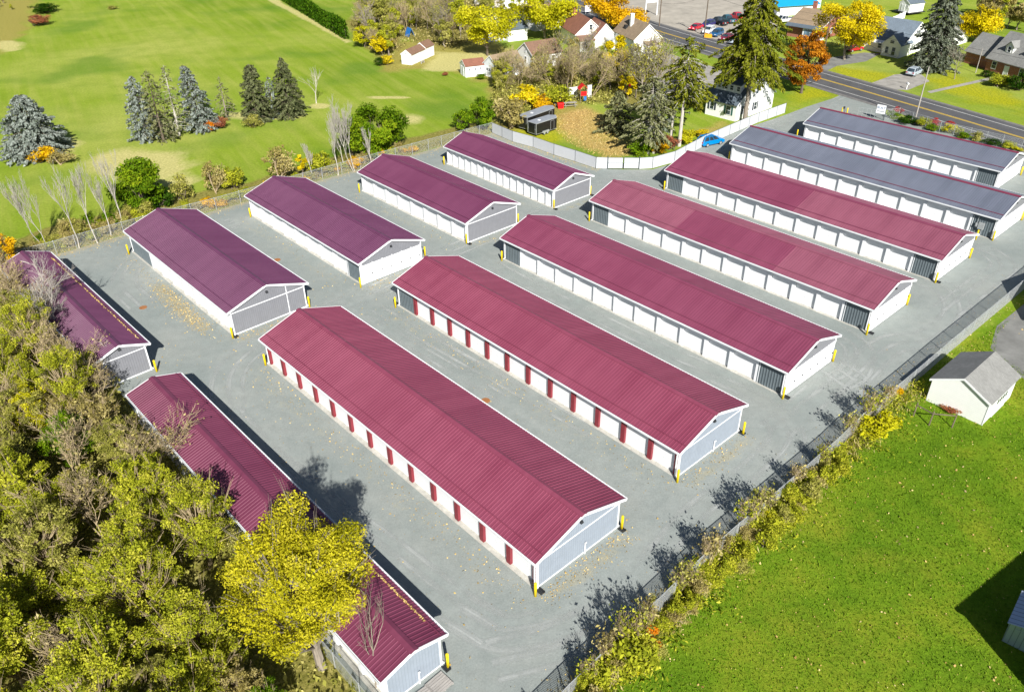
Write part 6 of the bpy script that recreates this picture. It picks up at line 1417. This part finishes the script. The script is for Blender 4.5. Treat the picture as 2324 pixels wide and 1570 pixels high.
# scrub along the back fence
def scrub(path, n, seed, where, side, wmin, wmax, hmin, hmax, kits, group):
    r_ = random.Random(seed); P = [Vector(q) for q in path]; ds = [0]
    for a, b in zip(P[:-1], P[1:]): ds.append(ds[-1]+(b-a).length)
    for k in range(n):
        s = ds[-1]*(k+r_.random())/n; i = max(j for j in range(len(ds)-1) if ds[j] <= s); d = (P[i+1]-P[i]).normalized(); p = P[i]+d*(s-ds[i])+Vector((-d.y,d.x,0))*side*r_.uniform(*wmin_off)
        kt = r_.choice(kits); nm = {'lime':'lime yellow','yg':'yellow green','olive':'olive','tan':'dry tan','green':'bright green','deep':'dark green','gold':'golden','flame':'flame orange','rust':'rusty','yellow':'yellow'}[kt]
        put('shrub', nm+' shrub '+where, 'shrub', KIT[kt], p, r_.random()*6.3, (r_.uniform(wmin,wmax),)*2+(r_.uniform(hmin,hmax),), group)
wmin_off = (0.9, 4.5)
scrub(FENCE_L[0:5], 34, 21, 'behind the back fence among the pale birches', 1, 1.6, 2.8, 1.0, 2.6, ['olive','tan','yg','olive','green'], 'scrub behind the back fence by the birches')
wmin_off = (0.7, 2.4)
scrub(FENCE_L[4:10], 34, 22, 'behind the back fence along the field', 1, 1.2, 2.2, 0.7, 2.0, ['olive','tan','yg','yg','gold'], 'scrub behind the back fence along the field')
wmin_off = (0.15, 1.9)
scrub(FENCE_R[0:7], 60, 23, 'along the right boundary fence', -1, 0.9, 1.9, 0.8, 2.2, ['yg','yg','lime','tan','olive','yg'], 'shrubs along the right boundary fence')
wmin_off = (-0.6, 0.5)
scrub(FENCE_R[0:7], 22, 24, 'growing through the right boundary fence', -1, 0.6, 1.0, 0.9, 2.3, ['olive','yg','tan'], 'weeds growing through the right boundary fence')
WS = [bare(340+i, 3.4, 'bark_tan', 0.3, 0.45, 3, 0.04, 260, ('lf_yg','lf_olive','lf_tan')[i], 4, 0.010, 0.5) for i in range(3)]
for i, (vx, vy, k, sc) in enumerate(((1418,1478,0,1.15),(1448,1462,1,1.0),(1475,1425,2,0.8),(1545,1352,1,0.95),(1560,1335,0,0.8),(1598,1296,2,1.0),(1625,1268,2,0.7),(1690,1208,0,1.0),(1715,1190,1,1.1),(1735,1170,1,0.9),(1800,1115,2,0.8),(1860,1062,0,0.75),(1925,1000,1,0.9),(1962,962,0,1.05),(1985,945,1,0.85),(2010,925,2,0.7),(1380,1515,2,0.9),(1335,1560,0,0.8))):
    put('tall_weed', ('tall yellow green feathery weed','tall olive feathery weed','tall dry tan weed')[k]+' leaning over the right boundary fence, '+('lower','upper')[vy < 1300]+' stretch', 'weed', WS[k], G(vx, vy), i*1.3, sc, 'tall weeds along the right boundary fence')
bush('yg', 'large feathery yellow green bush against the right boundary fence', G(1432,1500), 3.4, 2.9); bush('yg', 'second large feathery bush just below the orange sumac', G(1395,1540), 2.8, 2.3)
bush('flame', 'flame orange sumac at the right boundary fence', G(1462,1446), 1.6, 1.7, name='sumac', cat='shrub'); bush('flame', 'lower flame orange sumac on the lawn side', G(1480,1476), 1.2, 1.1, name='sumac', cat='shrub')
bush('yg', 'yellow green shrub bulging onto the lawn by the right fence', G(1770,1190), 3.2, 1.5); bush('lime', 'lime yellow shrub mass near the garden fence', G(1990,985), 3.6, 2.0); bush('gold', 'narrow golden shrub on the fence line before the white garage', G(2033,905), 1.0, 1.6); bush('rust', 'reddish dry weeds at the white garage wall', G(2160,930), 2.0, 0.6)

# the wood in the lower left
WK = []
for i, (mt_, Hh, Rd_) in enumerate((('lf_yg',8.0,2.7),('lf_yg',9.5,3.2),('lf_lime',8.5,2.8),('lf_olive',7.5,2.6),('lf_tan',7.0,2.4),('lf_green',6.5,2.3),('lf_yg',7.2,3.0))):
    WK.append(broadleaf(300+i, Hh, Rd_, Hh*0.18, 17000 if i != 4 else 11000, 0.145, M[mt_], 'bark_tan', twigs=45, K=110, clump=0.15, shell=0.36))
WB = [bare(320+i, 9.0, 'bark_tan', 0.3, 0.6, 4, 0.12, 500, 'lf_tan', 2, 0.016) for i in range(2)]
wn = ['yellow green round crowned','tall yellow green','lime yellow','olive','dry tan','bright green','low spreading yellow green']
r_ = random.Random(31); x0_, y0_, yw_, L_, W_, he_, ri_ = BL['S2']; cnt = 0
for it in range(-9, 9):
    for iu in range(0, 8):
        u = it*4.3 + r_.uniform(-1.5,1.5); v = -(W_/2 + 2.7 + iu*3.9 + r_.uniform(-0.6,1.0)) - (0.5 if it % 2 else 0)
        p = bpt('S2', u, v); px_, py_ = proj((p.x, p.y, 5))
        if u > 2 and iu == 0 or px_ < -190 or px_ > 880 or py_ > 1760 or py_ < 600: continue
        if u > 12 and iu <= 1: continue
        if u > 19: continue
        zone = 'at the left edge of the lower wood' if px_ < 130 else ('beside the half hidden bottom roof' if iu <= 1 else ('at the bottom edge of the lower wood' if py_ > 1330 else 'in the middle of the lower wood'))
        k = r_.choices(range(8), [6,5.5,0.5,4.5,3,1.3,5.5,5.5])[0]; sc = r_.uniform(0.75, 1.05) * (1.05 if iu == 0 else 1.0)
        if k == 7: put('wood_tree', 'half bare tan twigged tree '+zone, 'tree', WB[r_.randrange(2)], p, r_.random()*6.3, sc*0.95, 'trees of the lower left wood '+zone)
        else: put('wood_tree', wn[k]+' tree '+zone, 'tree', WK[k], p, r_.random()*6.3, (sc, sc, sc*r_.uniform(0.85,1.1)), 'trees of the lower left wood '+zone)
        cnt += 1
# young trees along the left building
x0_, y0_, yw_, L_, W_, he_, ri_ = BL['S1']
for i in range(44):
    u = -L_/2 - 4 + (L_+10)*((i*0.618) % 1); v = -W_/2 - 1.0 - (i % 4)*2.4 - r_.uniform(0, 1.2); k = r_.choice([0,3,4,4,7,7,6,3,8,8,2])
    p = bpt('S1', u, v); px_, py_ = proj((p.x, p.y, 3))
    if px_ < -120: continue
    wh = 'before the narrow building at the left edge, '+('far','near')[u > 0]+' part'; nr = (i % 4) == 0
    if k >= 7: put('wood_tree', 'half bare tan twigged tree '+wh, 'tree', WB[r_.randrange(2)], p, r_.random()*6.3, r_.uniform(0.5,0.8), 'young trees before the narrow left building')
    else: put('wood_tree', wn[k]+' young tree '+wh, 'tree', WK[k], p, r_.random()*6.3, r_.uniform(0.55,0.72) if nr else r_.uniform(0.55,0.85), 'young trees before the narrow left building')
for i, (vx, vy, k, sc) in enumerate(((470,1640,0,0.85),(560,1625,4,0.7),(380,1660,3,0.8),(520,1545,6,0.6),(250,1690,1,0.9),(620,1650,5,0.6))):
    put('wood_tree', wn[k]+' tree cut off by the bottom edge of the photo', 'tree', WK[k], G(vx, vy), i*2.1, sc, 'trees at the bottom edge of the lower left wood')
for i in range(13):
    u = -L_/2-1.5 + i*1.35; p = bpt('S1', u, -W_/2-0.9-(i % 3)*0.9)
    if i % 3 == 2: put('wood_tree', 'dry tan tree close before the narrow wine roofed building', 'tree', WK[4], p, i*1.9, 0.62, 'trees close before the narrow left building')
    else: put('wood_tree', 'half bare tan twigged tree close before the narrow wine roofed building', 'tree', WB[i % 2], p, i*2.3, 0.72+0.1*(i % 2), 'trees close before the narrow left building')
tree('broad', 'golden yellow tree at the left edge beyond the narrow wine roof', (22,640), 520, 70, 390, mat='lf_gold', cbf=0.1, dens=0.9, K=40, clump=0.2, ls=0.24)
for u_, kt_, hh in ((-6,'olive',2.6),(-3.5,'yg',2.4),(-1,'tan',2.2),(1.5,'olive',2.6),(3.6,'yg',2.0)):
    bush(kt_, 'shrub pressed against the back wall of the bottom roofed building', bpt('S2', u_, -BL['S2'][4]/2-0.9), 2.0, hh, 'shrubs behind the bottom building')
# undergrowth, grass and fallen leaves: nobody could count these
rng = np.random.default_rng(5)
def scatter(poly, n, rngs):
    P = np.array([(q[0], q[1]) for q in poly]); lo, hi = P.min(0), P.max(0); q = rngs.random((n*3, 2))*(hi-lo)+lo
    k = sdf(poly, q[:,0], q[:,1]) > 0; return q[k][:n]
q = scatter(Gs((-160,600),(50,640),(300,905),(600,1270),(790,1520),(840,1640)) + [Vector((-20,18,0)), Vector((-70,40,0))], 26000, rng)
C = np.stack([q[:,0], q[:,1], rng.random(len(q))**1.6*1.3], 1)
stuff(link('undergrowth', leaf_mesh('undergrowth', C, 0.32, rng.random(len(q)), M['lf_olive'], rng)), 'low olive undergrowth beneath the trees of the lower left wood', 'undergrowth')
for nm_, pl_, n_, mt_, hh_, sz_, lb_ in (('dry_undergrowth', Gs((790,60),(860,-25),(1180,-20),(1090,90),(1010,116),(930,100),(885,132),(825,112)), 14000, 'lf_tan', 1.6, 0.36, 'dry tan undergrowth beneath the thicket behind the sheds'),
        ('dry_undergrowth', Gs((1120,190),(1200,170),(1400,160),(1430,205),(1400,235),(1340,240),(1290,228),(1180,270),(1110,262)), 12000, 'lf_olive', 1.1, 0.32, 'olive undergrowth before the low white house'),
        ('leaf_litter', Gs((1262,262),(1330,245),(1420,285),(1440,350),(1380,368),(1290,325),(1255,290)), 6000, 'fallen', 0.03, 0.16, 'tan fallen leaves covering the grass left of the tall pines')):
    if mt_ == 'fallen': M['fallen'] = leafmat('fallen_leaves', [(0.30,0.20,0.06),(0.48,0.33,0.12),(0.60,0.44,0.16),(0.62,0.50,0.26)], 0.1)
    q = scatter(pl_, n_, rng); C = np.stack([q[:,0], q[:,1], 0.02+rng.random(len(q))**1.8*hh_], 1)
    stuff(link(nm_, leaf_mesh(nm_, C, sz_, rng.random(len(q)), M[mt_], rng)), lb_, 'undergrowth')
# tall weeds on the fence line
C = []
for _ in range(9000):
    i = rng.integers(0, 8); a_, b_ = FENCE_R[i], FENCE_R[i+1]; d_ = (b_-a_).normalized(); nr_ = Vector((d_.y, -d_.x, 0)); p_ = a_.lerp(b_, rng.random())+nr_*(rng.normal()*0.7+0.5); C.append((p_.x, p_.y, 0.05+0.75*rng.random()**1.5))
C = np.array(C); stuff(link('fence_weeds', leaf_mesh('fence_weeds', C, 0.30, rng.random(len(C)), M['lf_tan'], rng, None, 0.16, np.tile([0,0,1.5], (len(C),1)))), 'dry tangled weeds along the foot of the right boundary fence', 'weeds')
C = []
for _ in range(14000):
    i = rng.integers(0, 8); a_, b_ = FENCE_R[i], FENCE_R[i+1]; d_ = (b_-a_).normalized(); nr_ = Vector((d_.y, -d_.x, 0)); s_ = rng.random(); p_ = a_.lerp(b_, s_)+nr_*(abs(rng.normal())*(1.0+0.6*math.sin(a_.x+s_*9))+0.1); C.append((p_.x, p_.y, 0.05+(0.9+0.4*math.sin(p_.x*1.7))*rng.random()**1.4))
C = np.array(C); stuff(link('fence_weeds', leaf_mesh('fence_weeds', C, 0.2, rng.random(len(C)), M['lf_yg'], rng, None, 0.4)), 'ragged yellow green weeds spilling from the right fence onto the lawn', 'weeds')
lp = FENCE_R[0:10] + Gs((2300,720),(2262,760),(2260,800),(2380,880)) + [Vector((48,40,0)), Vector((34,24,0)), Vector((6,20,0))]
q = scatter(lp, 70000, rng); C = np.stack([q[:,0], q[:,1], 0.02+0.05*rng.random(len(q))], 1)
M['grass'] = leafmat('lawn_blades', [(0.065,0.15,0.007),(0.12,0.235,0.011),(0.18,0.29,0.016),(0.31,0.36,0.05)], 0.25)
nz = 0.5+0.25*np.sin(q[:,0]*0.9+np.sin(q[:,1]*0.7)*2)*np.cos(q[:,1]*0.8)
stuff(link('lawn_grass', leaf_mesh('lawn_grass', C, 0.14, 0.55*rng.random(len(q))+0.45*nz, M['grass'], rng, None, 0.3, np.tile([0,0,0.8], (len(q),1)))), 'thick green lawn grass on the right side of the boundary fence', 'grass')
q = scatter(lp, 1500, rng); C = np.stack([q[:,0], q[:,1], np.full(len(q), 0.09)], 1)
stuff(link('lawn_leaves', leaf_mesh('lawn_leaves', C, 0.12, rng.random(len(q)), M['fallen'], rng, None, 0.7)), 'pale fallen leaves dotted over the lawn at lower right', 'leaves')
pts = []
for k_, nn in (('M1',900),('M2',500),('L4',500),('L3',250),('L2',150)):
    L_, W_ = BL[k_][3:5]
    for _ in range(nn):
        if rng.random() < 0.55: pts.append(bpt(k_, rng.uniform(-L_/2, L_/2), -W_/2-abs(rng.normal())*1.1-0.3))
        else: pts.append(bpt(k_, L_/2+abs(rng.normal())*0.9, rng.uniform(-W_/2, W_/2)))
a_ = [G(360,650), G(410,700), G(465,750)]
for _ in range(1100):
    s = rng.random()*2; i = int(s); pts.append(a_[i].lerp(a_[i+1], s-i)+Vector((rng.normal()*0.8, rng.normal()*0.8, 0)))
for path, nn in ((FENCE_L, 1800), (FENCE_R, 1500), (FENCE_P, 600)):
    for _ in range(nn): i = rng.integers(0, len(path)-1); pts.append(path[i].lerp(path[i+1], rng.random())+Vector((rng.normal()*1.3, rng.normal()*1.3, 0)))
for _ in range(1500): pts.append(bpt('M1', rng.uniform(-30, 22), rng.uniform(-18, 18)))
x0_, y0_ = BL['S2'][:2]
C = np.array([(p.x, p.y, 0.03) for p in pts])
inb = np.zeros(len(C), bool)
for k_ in BL:
    x, y, yw, L_, W_, _, _ = BL[k_]; dx, dy = C[:,0]-x, C[:,1]-y; u = dx*cos(yw)+dy*sin(yw); v = -dx*sin(yw)+dy*cos(yw); inb |= (np.abs(u) < L_/2-0.3) & (np.abs(v) < W_/2-0.4)
C = C[~inb]; C[:,2] += rng.random(len(C))*0.02
stuff(link('fallen_leaves', leaf_mesh('fallen_leaves', C, 0.11, rng.random(len(C)), M['fallen'], rng, None, 0.7)), 'small yellow fallen leaves scattered over the gravel yard', 'leaves')
# leaf litter caught on the snow guard of the two shaded roofs
for k_, lab, r_lo, r_hi in (('S1','line of yellow leaves caught along the narrow wine roof', -0.42, 0.46), ('S2','line of yellow leaves caught along the bottom red roof', 0.18, 0.46)):
    x, y, yw, L_, W_, he_, ri_ = BL[k_]; n = 500; u = rng.uniform(L_*r_lo, L_*r_hi, n); v = W_/2*(1-0.16)-0.03-np.abs(rng.normal(size=n))*0.05
    P = np.array([tuple(bpt(k_, a, b)) for a, b in zip(u, v)]); P[:,2] = he_+ri_*(1-v/(W_/2))+0.06+rng.random(n)*0.04
    stuff(link('roof_leaves', leaf_mesh('roof_leaves', P, 0.13, rng.random(n), M['fallen'], rng, None, 0.7)), lab, 'leaves')
print('objects', len(bpy.data.objects), 'wood', cnt)

for o in bpy.data.objects:
    if 'label' in o and len(o['label'].split()) > 16: print('LONG', o['label'])
